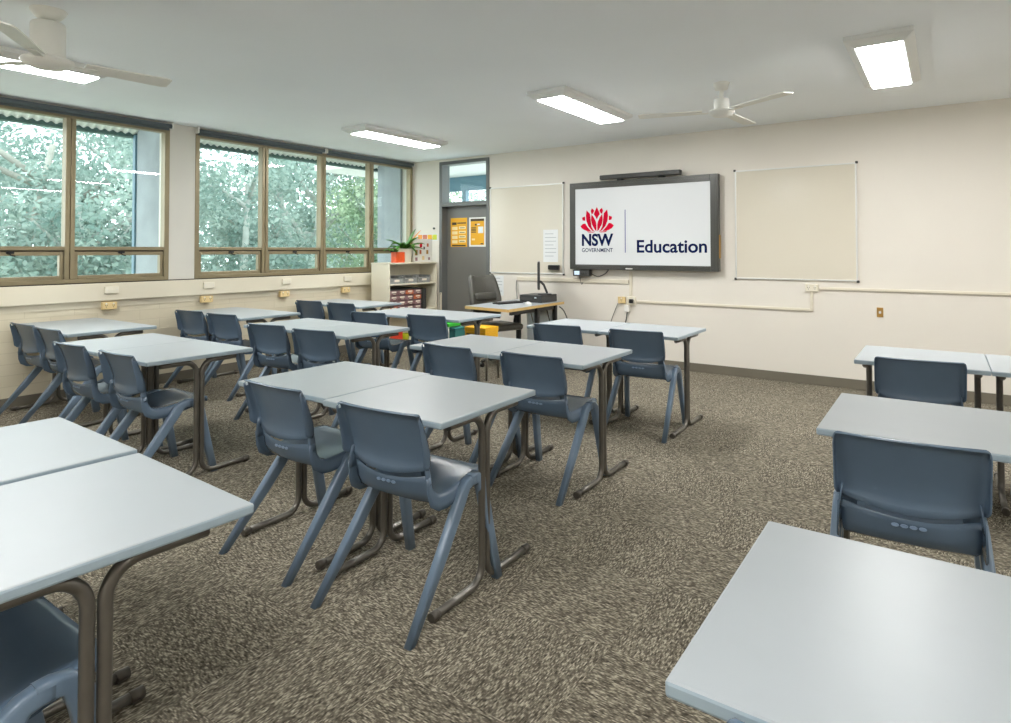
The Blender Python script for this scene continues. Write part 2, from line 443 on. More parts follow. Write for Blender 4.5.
# ------------------------------------------------------------------ door with transom light
root = bpy.data.objects.new('door_1', None); COL.objects.link(root); root.location = (DX0, YF, 0)
tag(root, 'dark grey door with glazed transom and two yellow posters', 'door', kind='structure')
def dpart(nm, bm, mm, par=None):
    bmesh.ops.translate(bm, verts=bm.verts[:], vec=(-DX0, -YF, 0)); return obj(nm, bm, mm, par or root)
b = BM(); fw = 0.055; ya, yb = YF - 0.014, YF + 0.17
box(b, DX0, DX0 + fw, ya, yb, 0, DZ, 0.004); box(b, DX1 - fw, DX1, ya, yb, 0, DZ, 0.004); box(b, DX0 + fw, DX1 - fw, ya, yb, DZ - 0.05, DZ, 0.004)
box(b, DX0 + fw, DX1 - fw, ya, yb, 2.085, 2.15, 0.004)
dpart('door_frame', b, M['door_frame'])
b = BM(); box(b, DX0 + fw, DX1 - fw, YF + 0.115, YF + 0.155, 0.005, 2.085, 0.003)
leaf = dpart('door_leaf', b, M['door'])
b = BM(); box(b, DX0 + fw, DX1 - fw, YF + 0.125, YF + 0.13, 2.15, DZ - 0.05)
dpart('transom_pane', b, M['glass'])
b = BM(); lathe(b, [(0.026, 0), (0.026, 0.008), (0.012, 0.012), (0.012, 0.03)], seg=14)
bmesh.ops.rotate(b, verts=b.verts[:], matrix=Matrix.Rotation(PI / 2, 3, 'X'))
tube(b, [(0, -0.035, 0), (-0.11, -0.038, 0)], 0.009, 8); box(b, -0.02, 0.02, -0.004, 0, -0.16, 0.05, 0.003)
o = obj('door_handle', b, M['silver'], leaf); o.location = (DX1 - DX0 - fw - 0.045, 0.112, 1.0)

# posters on the door leaf
def poster(x0, x1, z0, z1, kind, label):
    b = BM(); w, h = x1 - x0, z1 - z0
    def r(u0, u1, v0, v1, mi, k): box(b, u0 * w, u1 * w, -0.0012 - 0.0006 * k, -0.0006 * k, v0 * h, v1 * h, 0, mi)
    if kind == 0:
        r(0, 1, 0, 1, 0, 0); r(0.08, 0.92, 0.02, 0.07, 2, 1); r(0.08, 0.36, 0.76, 0.85, 2, 1); r(0.4, 0.94, 0.8, 0.84, 2, 1)
        for k in range(4):
            v = 0.12 + 0.155 * k
            r(0.08, 0.42, v, v + 0.11, 1, 1); r(0.5, 0.92, v + 0.03, v + 0.12, 1, 1); r(0.55, 0.86, v + 0.06, v + 0.08, 2, 2)
    else:
        r(0, 1, 0, 1, 3, 0); r(0.09, 0.91, 0.06, 0.94, 0, 1); r(0.09, 0.91, 0.87, 0.95, 2, 2); r(0.36, 0.46, 0.72, 0.78, 2, 2); r(0.5, 0.66, 0.74, 0.78, 3, 2)
        for k in range(4): r(0.13, 0.42, 0.48 + 0.05 * k, 0.51 + 0.05 * k, 2, 2)
        r(0.55, 0.86, 0.46, 0.68, 3, 2); r(0.64, 0.76, 0.52, 0.62, 4, 3); r(0.16, 0.36, 0.22, 0.28, 1, 2); r(0.7, 0.86, 0.08, 0.12, 2, 2)
    o = obj('safety_poster', b, [M['poster_yellow'], M['poster_pale'], M['poster_dark'], M['poster_white'], M['paleblue']], None, loc=(x0, YF + 0.1145, z0))
    tag(o, label, 'poster', 'yellow posters on the door')
poster(-6.235, -5.915, 1.475, 1.915, 0, 'yellow poster with pale boxes, left one on the grey door')
poster(-5.875, -5.565, 1.475, 1.915, 1, 'yellow poster with white border, right one on the grey door')

# corridor beyond the transom
b = BM(); box(b, -9.6, -3.4, YF + 0.2, YF + 2.6, 2.9, 3.0); struct('ceiling_1', b, M['soffit'], 'pale walkway ceiling seen through the transom')
b = BM(); box(b, -9.6, -3.4, YF + 2.5, YF + 2.62, 2.62, 2.9); struct('trim_3', b, M['pipe'], 'blue-grey walkway beam seen through the transom')
b = BM(); box(b, -7.95, -7.85, YF + 2.5, YF + 2.6, 0, 2.62); struct('trim_4', b, M['pipe'], 'blue-grey walkway post seen through the transom')
b = BM(); box(b, -9.6, -3.4, YF + 0.35, YF + 2.7, -0.2, 0); struct('floor_1', b, M['concrete'], 'concrete walkway floor outside the door')

# ------------------------------------------------------------------ things on the front wall
def frame_board(name, label, x0, x1, z0, z1, group):
    t = thing(name, label, 'whiteboard', ((x0 + x1) / 2, YF, z0), 0, group)
    w, h = (x1 - x0) / 2, z1 - z0
    b = BM(); box(b, -w + 0.012, w - 0.012, -0.016, -0.002, 0.012, h - 0.012); obj('writing_surface', b, M['whiteboard'], t)
    b = BM()
    for a in ((-w, -w + 0.016, 0, h), (w - 0.016, w, 0, h), (-w + 0.016, w - 0.016, 0, 0.016), (-w + 0.016, w - 0.016, h - 0.016, h)):
        box(b, a[0], a[1], -0.022, 0, a[2], a[3], 0.003)
    obj('rail', b, M['silver'], t)
    for sx in (-1, 1):
        for z in (0, h):
            b = BM(); box(b, sx * w - 0.013, sx * w + 0.013, -0.026, 0, z - 0.013, z + 0.013, 0.006)
            obj('corner_cap', b, M['dgrey'], t)
    return t
frame_board('whiteboard', 'square whiteboard between the grey door and the screen', -5.385, -4.17, 1.097, 2.322, 'wall whiteboards')
frame_board('whiteboard', 'square blank whiteboard right of the big screen', -1.94, -0.725, 1.097, 2.318, 'wall whiteboards')

def sheet(x0, x1, z0, z1, y, label, lines=7, marks=True):
    b = BM(); w, h = x1 - x0, z1 - z0
    box(b, 0, w, -0.0012, 0, 0, h)
    for k in range(lines): box(b, 0.12 * w, (0.88 if k % 3 else 0.7) * w, -0.0018, -0.0012, h * (0.88 - 0.8 * k / lines) - 0.008, h * (0.88 - 0.8 * k / lines), 0, 1)
    o = obj('paper_notice', b, [M['paper'], M['ink']], None, loc=(x0, y, z0)); tag(o, label, 'paper', 'paper notices by the left whiteboard')
sheet(-4.487, -4.255, 1.262, 1.70, YF - 0.0163, 'white paper notice stuck on the lower right of the left whiteboard')
sheet(-5.36, -5.16, 0.775, 1.06, YF - 0.0005, 'white paper notice on the wall below the left whiteboard', 5)
b = BM(); box(b, -0.082, 0.082, -0.036, 0, 0, 0.068, 0.01); box(b, -0.082, 0.082, -0.05, -0.036, 0.004, 0.064, 0.006, 1)
o = obj('board_eraser', b, [M['dgrey'], M['black']], None, loc=(-4.305, YF - 0.017, 1.157)); tag(o, 'dark board eraser on the left whiteboard near its lower right corner', 'eraser')

# interactive screen
SX0, SX1, SZ0, SZ1, SY = -4.022, -2.098, 1.175, 2.293, 7.2
t = thing('interactive_screen', 'large wall screen showing a red flower emblem and blue lettering', 'screen', ((SX0 + SX1) / 2, SY, SZ0))
ox, oz = (SX0 + SX1) / 2, SZ0
w, h = (SX1 - SX0) / 2, SZ1 - SZ0
DXa, DXb, DZa, DZb = -3.942 - ox, -2.192 - ox, 1.238 - oz, 2.212 - oz
b = BM()
box(b, -w, DXa, -0.012, 0.06, 0, h, 0.006); box(b, DXb, w, -0.012, 0.06, 0, h, 0.006)
box(b, DXa, DXb, -0.012, 0.06, DZb, h, 0.006); box(b, DXa, DXb, -0.012, 0.06, 0, DZa, 0.006)
for a in ((-w + 0.03, -w + 0.036, 0.03, h - 0.03), (w - 0.036, w - 0.03, 0.03, h - 0.03)): box(b, a[0], a[1], -0.016, -0.012, a[2], a[3])
for z in (0.03, h - 0.036): box(b, -w + 0.03, w - 0.03, -0.016, -0.012, z, z + 0.006)
obj('bezel', b, M['screen_bezel'], t)
b = BM(); box(b, -w + 0.05, w - 0.05, 0.0601, 0.097, 0.05, h - 0.05, 0.01); obj('back_housing', b, M['dgrey'], t)
b = BM(); box(b, DXa, DXb, -0.0025, 0.05, DZa, DZb); disp = obj('display', b, M['display'], t)
b = BM(); box(b, -0.045, 0.045, -0.0165, -0.012, 0.008, 0.024, 0.003); o = obj('badge_plate', b, M['silver'], t); o.location.x = -0.13
b = BM(); box(b, w, w + 0.012, 0.0, 0.04, 0.15, 0.42, 0.004); obj('pen_holder', b, M['brass'], t)
yd = -0.0035
def text(body, x0, x1, z0, z1, mm, name, off=0.0):
    c = bpy.data.curves.new(name, 'FONT'); c.body = body; c.size = 1; c.extrude = 0.0; c.offset = off
    tmp = bpy.data.objects.new(name + '_curve', c); COL.objects.link(tmp)
    bpy.context.view_layer.update()
    me = bpy.data.meshes.new_from_object(tmp.evaluated_get(bpy.context.evaluated_depsgraph_get()))
    COL.objects.unlink(tmp); bpy.data.objects.remove(tmp); bpy.data.curves.remove(c)
    xs = [v.co.x for v in me.vertices]; ys = [v.co.y for v in me.vertices]
    sx = (x1 - x0) / (max(xs) - min(xs)); sy = (z1 - z0) / (max(ys) - min(ys)); mx_, my_ = min(xs), min(ys)
    for v in me.vertices:
        v.co = Vector((x0 + (v.co.x - mx_) * sx, 0, z0 + (v.co.y - my_) * sy))
    me.materials.clear(); me.materials.append(mm); me.name = name
    o = bpy.data.objects.new(name, me); COL.objects.link(o); o.parent = disp; o.location = (0, yd, 0)
    return o
text('NSW', -3.848 - ox, -3.404 - ox, 1.474 - oz, 1.632 - oz, M['navy'], 'bold_lettering', 0.036)
text('GOVERNMENT', -3.848 - ox, -3.412 - ox, 1.397 - oz, 1.447 - oz, M['navy'], 'small_lettering', 0.012)
text('Education', -3.090 - ox, -2.232 - ox, 1.388 - oz, 1.545 - oz, M['navy'], 'large_lettering', 0.022)
b = BM(); box(b, -3.249 - ox, -3.238 - ox, yd, -0.0026, 1.391 - oz, 1.923 - oz); obj('divider_line', b, M['navy_thin'], disp)
# flower emblem: overlapping petals with pale gaps, in its own 227 x 165 grid
pet = [
 [(0, 0), (-7, 14), (-17, 36), (-20, 48), (-9, 62), (0, 80), (9, 62), (20, 48), (17, 36), (7, 14)],
]
half = [
 [(-34, 7), (-21, 17), (-18, 24), (-28, 44), (-36, 44), (-42, 24)],
 [(-36, 46), (-21, 66), (-7, 94), (-3, 114), (-3, 158), (-14, 147), (-34, 112), (-40, 80)],
 [(-70, 19), (-47, 42), (-49, 80), (-43, 116), (-24, 149), (-13, 158), (-33, 153), (-58, 124), (-72, 88), (-75, 56)],
 [(-102, 66), (-81, 58), (-79, 84), (-83, 88), (-98, 84)],
 [(-113, 122), (-96, 107), (-80, 105), (-64, 128), (-44, 150), (-38, 156), (-62, 156), (-84, 148), (-102, 138)],
 [(-70, 157), (-40, 159), (-10, 160), (-26, 165), (-58, 164)],
]
def P2(pt): return ((-3.632 + pt[0] * 0.473 / 227 - ox), 0.0, (1.972 - pt[1] * 0.325 / 165 - oz))
b = BM()
for pp in pet + half + [[(-x, y) for x, y in q] for q in half]:
    poly(b, [(P2(q)[0], yd, P2(q)[2]) for q in pp], (0, 0.0009, 0))
bmesh.ops.triangulate(b, faces=b.faces[:])
obj('flower_emblem', b, M['crimson'], disp)

b = BM(); box(b, -0.525, 0.525, -0.045, 0.03, 0, 0.058, 0.012); bar = BM()
t = thing('soundbar', 'long dark soundbar mounted above the big screen', 'soundbar', (-3.05, 7.2, 2.31))
obj('body', b, M['screen_bezel'], t)
b = BM(); box(b, -0.3, -0.24, -0.01, 0.1, -0.016, 0.0); box(b, 0.24, 0.3, -0.01, 0.1, -0.016, 0.0); obj('bracket', b, M['black'], t)
b = BM(); box(b, -0.515, 0.515, -0.0465, -0.045, 0.012, 0.046); obj('grille', b, M['dgrey'], t)

t = thing('control_box', 'small dark control box with a blue display under the screen', 'control box', (-3.87, 7.25, 1.085))
b = BM(); box(b, -0.115, 0.115, -0.045, 0.05, 0, 0.085, 0.008); obj('case', b, M['dgrey'], t)
b = BM(); box(b, -0.095, -0.02, -0.048, -0.044, 0.018, 0.068); obj('display', b, M['small_display'], t)
b = BM()
for k in range(3): tube(b, [(0.02 + 0.03 * k, -0.045, 0.04), (0.02 + 0.03 * k, -0.053, 0.04)], 0.009, 8)
obj('knob', b, M['black'], t)
def cable(pts, r, mm, label, name='cable'):
    # smooth catmull path
    P = [Vector(p) for p in pts]; out = []
    for i in range(len(P) - 1):
        p0, p1, p2, p3 = P[max(0, i - 1)], P[i], P[i + 1], P[min(len(P) - 1, i + 2)]
        for k in range(6):
            s = k / 6
            out.append(0.5 * ((2 * p1) + (p2 - p0) * s + (2 * p0 - 5 * p1 + 4 * p2 - p3) * s * s + (3 * p1 - p0 - 3 * p2 + p3) * s ** 3))
    out.append(P[-1]); b = BM(); c = out[0].copy()
    tube(b, [q - c for q in out], r, 6); o = obj(name, b, mm, None, loc=c); tag(o, label, 'cable'); return o
cable([(-3.76, 7.27, 1.12), (-3.66, 7.27, 1.085), (-3.56, 7.275, 1.12), (-3.5, 7.28, 1.19)], 0.006, M['black'], 'black cable looping from the control box up behind the screen')
cable([(-3.93, 7.28, 1.085), (-3.9, 7.28, 0.98), (-3.88, 7.28, 1.0)], 0.004, M['dgrey'], 'short grey cable hanging below the control box')

# surface conduits and outlets
def conduit(bits, label):
    b = BM()
    for a in bits: box(b, a[0], a[1], YF - 0.02, YF, a[2], a[3], 0.004)
    o = obj('cable_conduit', b, M['conduit'], None); tag(o, label, 'conduit')
conduit([(-4.92, -3.24, 1.0, 1.05)], 'flat cream conduit running behind the desk below the screen')
conduit([(-3.232, -3.195, 0.85, 1.15)], 'short vertical cream conduit below the middle of the screen')
conduit([(-3.135, -1.175, 0.772, 0.8), (-1.175, -1.145, 0.772, 0.985)], 'L-shaped cream conduit running right from the double outlet to the junction box')
conduit([(-1.09, XR, 1.003, 1.03)], 'long cream conduit running right from the junction box')
def outlet(x, y, z, w, h, mm, label, face='front', sockets=2, group=None, name='power_outlet', dep=0.03):
    t = thing(name, label, 'outlet', (x, y, z), 0 if face == 'front' else PI / 2, group)
    b = BM(); box(b, -w / 2, w / 2, -dep, 0, -h / 2, h / 2, 0.006); obj('plate', b, mm, t)
    for k in range(sockets):
        cx = (k - (sockets - 1) / 2) * w / sockets
        b = BM()
        for dx, dz in ((-0.008, 0.004), (0.008, 0.004), (0, -0.012)): box(b, cx + dx - 0.002, cx + dx + 0.002, -dep - 0.0012, -dep + 0.002, dz - 0.006, dz + 0.006)
        obj('socket', b, M['dgrey'], t)
        b = BM(); box(b, cx - 0.006, cx + 0.006, -dep - 0.005, -dep + 0.002, h / 2 - 0.024, h / 2 - 0.01, 0.002); obj('switch', b, M['white'], t)
    return t
outlet(-3.333, YF, 0.795, 0.1, 0.085, M['outlet_yellow'], 'yellowed outlet on the wall below the screen, left of its white twin', sockets=1)
outlet(-3.205, YF, 0.79, 0.115, 0.11, M['outlet_cream'], 'white double outlet with a black plug below the screen')
outlet(-1.155, YF, 1.02, 0.125, 0.075, M['outlet_cream'], 'cream junction outlet under the right whiteboard')
b = BM(); box(b, -0.024, 0.024, -0.04, 0, -0.025, 0.025, 0.008); o = obj('power_plug', b, M['black'], None, loc=(-3.19, YF - 0.032, 0.79)); tag(o, 'black plug pushed into the white double outlet', 'plug')
b = BM(); box(b, -0.03, 0.03, -0.055, 0, -0.04, 0.04, 0.008); o = obj('power_adaptor', b, M['white'], None, loc=(-3.255, YF - 0.0, 0.695)); tag(o, 'white power adaptor on the wall below the outlets', 'adaptor')
cable([(-3.38, YF - 0.02, 0.76), (-3.42, YF - 0.03, 0.66), (-3.48, YF - 0.03, 0.5), (-3.52, YF - 0.04, 0.25), (-3.55, YF - 0.05, 0.012)], 0.005, M['dgrey'], 'thin grey cable hanging from the yellowed outlet to the floor')
cable([(-3.255, YF - 0.03, 0.655), (-3.27, YF - 0.03, 0.55), (-3.31, YF - 0.03, 0.4), (-3.34, YF - 0.04, 0.2), (-3.36, YF - 0.05, 0.012)], 0.007, M['dgrey'], 'grey cable hanging from the white adaptor to the floor')
t = thing('wall_switch', 'small brass switch plate on the wall right of the right whiteboard', 'switch', (-0.536, YF, 0.795))
b = BM(); box(b, -0.028, 0.028, -0.008, 0, -0.048, 0.048, 0.003); obj('plate', b, M['brass'], t)
b = BM(); box(b, -0.01, 0.01, -0.016, -0.008, -0.012, 0.014, 0.003); obj('toggle', b, M['white'], t)

# outlets along the window wall
ord_ = ['nearest the camera', 'second from the camera', 'third from the camera', 'nearest the shelf unit']
for k, y in enumerate((2.89, 3.9, 4.92, 5.91)):
    outlet(XW + 0.012, y, 0.872, 0.135, 0.075, M['outlet_yellow'], 'yellowed outlet just below the window trunking, ' + ord_[k], 'side', 2, 'yellowed outlets under the trunking', dep=0.045)
    t = thing('blank_cover', 'cream blank cover on the window trunking, ' + ord_[k], 'cover plate', (XW + 0.055, y + 0.01, 1.03), PI / 2, 'cream covers on the trunking')
    b = BM(); box(b, -0.065, 0.065, -0.022, 0, -0.035, 0.035, 0.005); obj('plate', b, M['outlet_cream'], t)
    b = BM()
    for dx in (-0.045, 0.045): tube(b, [(dx, -0.021, 0), (dx, -0.024, 0)], 0.005, 8)
    obj('screw', b, M['silver'], t)

# ------------------------------------------------------------------ ceiling lights
def ceiling_light(x, y, label):
    t = thing('ceiling_light', label, 'light', (x, y, ZC), 0, 'ceiling light panels')
    b = BM()
    # shallow tapered tray
    top = [(-0.195, -0.695), (0.195, -0.695), (0.195, 0.695), (-0.195, 0.695)]; bot = [(-0.14, -0.63), (0.14, -0.63), (0.14, 0.63), (-0.14, 0.63)]
    A = [b.verts.new((p[0], p[1], -0.0005)) for p in top]; B_ = [b.verts.new((p[0], p[1], -0.03)) for p in top]; C_ = [b.verts.new((p[0], p[1], -0.066)) for p in bot]
    b.faces.new(A)
    for U, V in ((A, B_), (B_, C_)):
        for k in range(4): b.faces.new((U[k], U[(k + 1) % 4], V[(k + 1) % 4], V[k]))
    b.faces.new(C_[::-1]); obj('housing', b, M['light_case'], t)
    b = BM(); box(b, -0.128, 0.128, -0.61, 0.61, -0.073, -0.0665, 0.002); obj('diffuser', b, M['diffuser'], t)
LP = [(-5.38, 5.41, 'long lit ceiling panel above the right window'), (-2.8, 5.28, 'lit ceiling panel in front of the big screen'), (-0.33, 5.28, 'lit ceiling panel at the upper right, above the right whiteboard'),
      (-5.42, 1.52, 'lit ceiling panel behind the upper left fan'), (-2.8, -0.3, 'added lit ceiling panel above the camera, out of view'), (-0.33, -0.5, 'added lit ceiling panel behind the camera, out of view'), (2.2, 5.28, 'added lit ceiling panel, unseen past the right edge'), (2.2, 1.2, 'added lit ceiling panel near the camera, unseen past the right edge')]
for a in LP: ceiling_light(*a)  # the panels out of view are added to help light the room

# ceiling fans
def ceiling_fan(x, y, rod, cyl_r, cyl_h, disk_r, angs, blen, pitch, label):
    t = thing('ceiling_fan', label, 'fan', (x, y, ZC), 0, 'white ceiling fans')
    s = cyl_r / 0.085
    b = BM(); lathe(b, [(0.02, -0.062), (0.05, -0.055), (0.075 * s, -0.03), (0.092 * s, -0.003), (0.092 * s, -0.0005)]); obj('canopy', b, M['fan_white'], t)
    b = BM(); lathe(b, [(0.017, -rod - 0.02), (0.017, -0.05)], seg=12); obj('rod', b, M['fan_white'], t)
    z0 = -rod
    b = BM(); lathe(b, [(cyl_r * 0.9, z0 - cyl_h), (cyl_r, z0 - cyl_h + 0.01), (cyl_r, z0 - 0.01), (cyl_r * 0.92, z0), (0.018, z0 + 0.002)]); obj('motor_sleeve', b, M['fan_white'], t)
    zd = z0 - cyl_h
    b = BM(); lathe(b, [(0.03, zd - 0.058), (disk_r * 0.6, zd - 0.054), (disk_r * 0.92, zd - 0.036), (disk_r, zd - 0.02), (disk_r * 0.95, zd - 0.006), (cyl_r, zd + 0.002)]); hub = obj('motor_hub', b, M['fan_white'], t)
    for a in angs:
        b = BM(); box(b, disk_r * 0.8, disk_r + 0.11, -0.022, 0.022, -0.004, 0.002, 0.002); tube(b, [(disk_r + 0.03, 0, 0.001), (disk_r + 0.03, 0, 0.008)], 0.008, 8)
        br = obj('blade_bracket', b, M['fan_white'], hub); br.location = (0, 0, zd - 0.02); br.rotation_euler = (0, 0, R(a))
        b = BM(); pts = [(disk_r + 0.05, -0.05), (disk_r + 0.05, 0.05), (blen - 0.03, 0.064), (blen, 0.05), (blen, -0.05), (blen - 0.03, -0.064)]
        poly(b, [(p[0], p[1], 0.003) for p in pts], (0, 0, 0.008))
        bl = obj('blade', b, M['fan_white'], t); bl.location = (0, 0, zd - 0.018); bl.rotation_euler = (R(pitch), 0, R(a))
ceiling_fan(-4.24, 1.44, 0.075, 0.086, 0.205, 0.132, (84, 204, 324), 0.66, -12, 'white ceiling fan at the upper left, nearest the camera')
ceiling_fan(-1.505, 5.27, 0.135, 0.062, 0.09, 0.105, (196, 329, 85), 0.68, 3, 'white ceiling fan hanging before the front wall above the right whiteboard')

# ------------------------------------------------------------------ student desks
DH = 0.765
def make_desk(width, label):
    root = thing('student_desk', label, 'desk'); w = width / 2; d = 0.345
    b = BM(); box(b, -w, w, -d, d, DH - 0.027, DH, 0.006, 0)
    for f in b.faces:
        if abs(f.normal.z) < 0.5: f.material_index = 1
    obj('tabletop', b, [M['desk_top'], M['desk_edge']], root)
    for sx in (-1, 1):
        x = sx * (w - 0.05)
        for sy in (-1, 1):
            y0 = sy * 0.0175; r = 0.016; rb = 0.075; zt = DH - 0.027 - r - 0.002; zb = 0.02
            pl = lambda yy, zz: (x, yy, zz)
            pts = [pl(sy * 0.245, zt), pl(sy * 0.17, zt)]
            pts += [pl(y0 + sy * rb - sy * rb * math.sin(a), zt - rb + rb * math.cos(a)) for a in [R(10 * k) for k in range(0, 10)]]
            pts += [pl(y0, 0.5), pl(y0, 0.3)]
            pts += [pl(y0 + sy * rb - sy * rb * math.cos(a), zb + rb - rb * math.sin(a)) for a in [R(10 * k) for k in range(0, 10)]]
            pts += [pl(sy * 0.2, zb), pl(sy * 0.315, zb)]
            b = BM(); tube(b, pts, r, 10); lg = obj('leg', b, M['tube'], root)
            b = BM(); tube(b, [pl(sy * 0.305, zb), pl(sy * 0.345, zb)], 0.0185, 10); box(b, x - 0.012, x + 0.012, min(sy * 0.31, sy * 0.335), max(sy * 0.31, sy * 0.335), 0.0, 0.01)
            obj('foot_cap', b, M['cap'], lg)
    return root

# ------------------------------------------------------------------ moulded student chair
def make_chair(label):
    root = thing('student_chair', label, 'chair')
    def cols(side_w, fl, u_n=13):
        pass
    # seat and hip band: (y, z, half width, centre sag z, centre push back y, flange)
    prof = [(0.310, 0.442, 0.188, 0.0, 0.0, 0.012), (0.316, 0.458, 0.192, 0.0, 0, 0.02), (0.308, 0.476, 0.196, 0.002, 0, 0.03), (0.280, 0.485, 0.2, 0.004, 0, 0.04),
            (0.22, 0.482, 0.204, 0.009, 0, 0.048), (0.14, 0.472, 0.207, 0.014, 0, 0.055), (0.06, 0.462, 0.207, 0.015, 0.002, 0.058), (0.008, 0.458, 0.206, 0.012, 0.008, 0.060),
            (-0.026, 0.461, 0.205, 0.010, 0.014, 0.060), (-0.047, 0.473, 0.204, 0.008, 0.02, 0.058), (-0.060, 0.494, 0.202, 0.004, 0.027, 0.048), (-0.0665, 0.52, 0.2, 0.008, 0.033, 0.042), (-0.0700, 0.548, 0.2, 0.022, 0.036, 0.040)]
    def grid(prof, us):
        G = []
        for i, (y, z, w, sag, push, fl) in enumerate(prof):
            a = prof[max(0, i - 1)]; c = prof[min(len(prof) - 1, i + 1)]
            t = Vector((c[0] - a[0], c[1] - a[1])).normalized(); nn = Vector((-t.y, t.x))
            row = []
            for u in us:
                if abs(u) <= 1:
                    k = 1 - u * u
                    row.append((u * w, y - push * k, z - sag * k))
                else:
                    s = math.copysign(1, u); q = abs(u) - 1      # 0..1 along flange
                    off = q * fl; ex = 0.010 * min(1, q * 2.5)
                    row.append((s * (w + ex), y + nn.x * off, z + nn.y * off))
            G.append(row)
        return G
    us = [-2, -1.6, -1.25, -1.0, -0.9, -0.75, -0.55, -0.3, 0, 0.3, 0.55, 0.75, 0.9, 1.0, 1.25, 1.6, 2]
    b = BM(); shell(b, grid(prof, us), 0.005)
    # uprights tying the band to the backrest
    up = [(-0.064, 0.515, 0.2, 0, 0, 0.042), (-0.0665, 0.548, 0.197, 0, 0, 0.041), (-0.069, 0.58, 0.192, 0, 0, 0.04), (-0.074, 0.612, 0.188, 0, 0, 0.03)]
    for s in (-1, 1):
        uu = [s * v for v in ((0.76, 0.88, 1.0, 1.25, 1.6, 2))]
        if s < 0: uu = uu[::-1]
        shell(b, grid(up, uu), 0.006)
    sk = [(-0.0735, 0.5475, 0.2, 0.022, 0.036, 0), (-0.071, 0.515, 0.2, 0.008, 0.0345, 0), (-0.065, 0.475, 0.199, 0.003, 0.033, 0), (-0.049, 0.437, 0.197, 0.0, 0.027, 0), (-0.01, 0.412, 0.19, 0, 0.016, 0), (0.06, 0.408, 0.185, 0, 0.0, 0)]
    shell(b, grid(sk, [-1, -0.9, -0.75, -0.55, -0.3, 0, 0.3, 0.55, 0.75, 0.9, 1]), 0.004)
    for k in range(4):
        x = (k - 1.5) * 0.026
        lathe(b, [(0.0115, 0.0), (0.0115, 0.0015), (0.009, 0.003), (0.006, 0.0015)], seg=12, mi=1)
        vs = b.verts[-48:]
        bmesh.ops.scale(b, verts=vs, vec=(1, 0.55, 1)); bmesh.ops.rotate(b, verts=vs, matrix=Matrix.Rotation(PI / 2 - 0.15, 3, 'X'))
        bmesh.ops.translate(b, verts=vs, vec=(x, -0.1075, 0.503))
        b.verts.ensure_lookup_table()
    obj('seat', b, [M['chair'], M['mark']], root)
    # backrest tray with rearward lips
    bp_ = [(-0.086, 0.572, 0.2, 0.026, 0.040, 0.03), (-0.081, 0.590, 0.206, 0.022, 0.034, 0.052), (-0.082, 0.612, 0.208, 0.016, 0.030, 0.054), (-0.089, 0.645, 0.209, 0.010, 0.028, 0.051),
           (-0.103, 0.69, 0.209, 0.005, 0.027, 0.045), (-0.119, 0.73, 0.209, 0.002, 0.026, 0.039), (-0.130, 0.757, 0.209, 0.0, 0.025, 0.034), (-0.139, 0.776, 0.209, 0, 0.024, 0.030), (-0.147, 0.793, 0.208, 0, 0.022, 0.025),
           (-0.151, 0.800, 0.206, 0, 0.021, 0.017), (-0.158, 0.803, 0.203, 0, 0.019, 0.009), (-0.172, 0.799, 0.2, 0, 0.016, 0.002)]
    G = grid(bp_, us)
    b = BM(); shell(b, G, 0.004, skip={(7, 1), (7, 14)})
    obj('backrest', b, M['chair'], root)
    for s in (-1, 1):
        for sy in (-1, 1):
            if sy < 0:
                yz = [(0.185, 0.463), (0.160, 0.463), (0.130, 0.455), (0.105, 0.434), (0.085, 0.405), (-0.04, 0.248), (-0.248, 0.0)]
            else:
                yz = [(0.150, 0.463), (0.180, 0.465), (0.212, 0.460), (0.232, 0.436), (0.243, 0.405), (0.280, 0.22), (0.328, 0.0)]
            pts, hs = [], []
            for (y, z) in yz:
                q = max(0, 1 - z / 0.465)
                pts.append((s * (0.2195 + 0.026 * q), y, z)); hs.append((0.019 - 0.002 * q, 0.028 + (0.002 if q > 0.05 else -0.004) - 0.007 * q))
            pts[-1] = (pts[-1][0], pts[-1][1], 0.004)
            b = BM(); sweep(b, pts, hs)
            # square the foot to the floor
            for v in b.verts:
                if v.co.z < 0.03: v.co.z = 0.0 if v.co.z < 0.026 and (Vector((v.co.y, v.co.z)) - Vector((pts[-1][1], 0.004))).length < 0.03 else v.co.z
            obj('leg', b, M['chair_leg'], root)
    return root

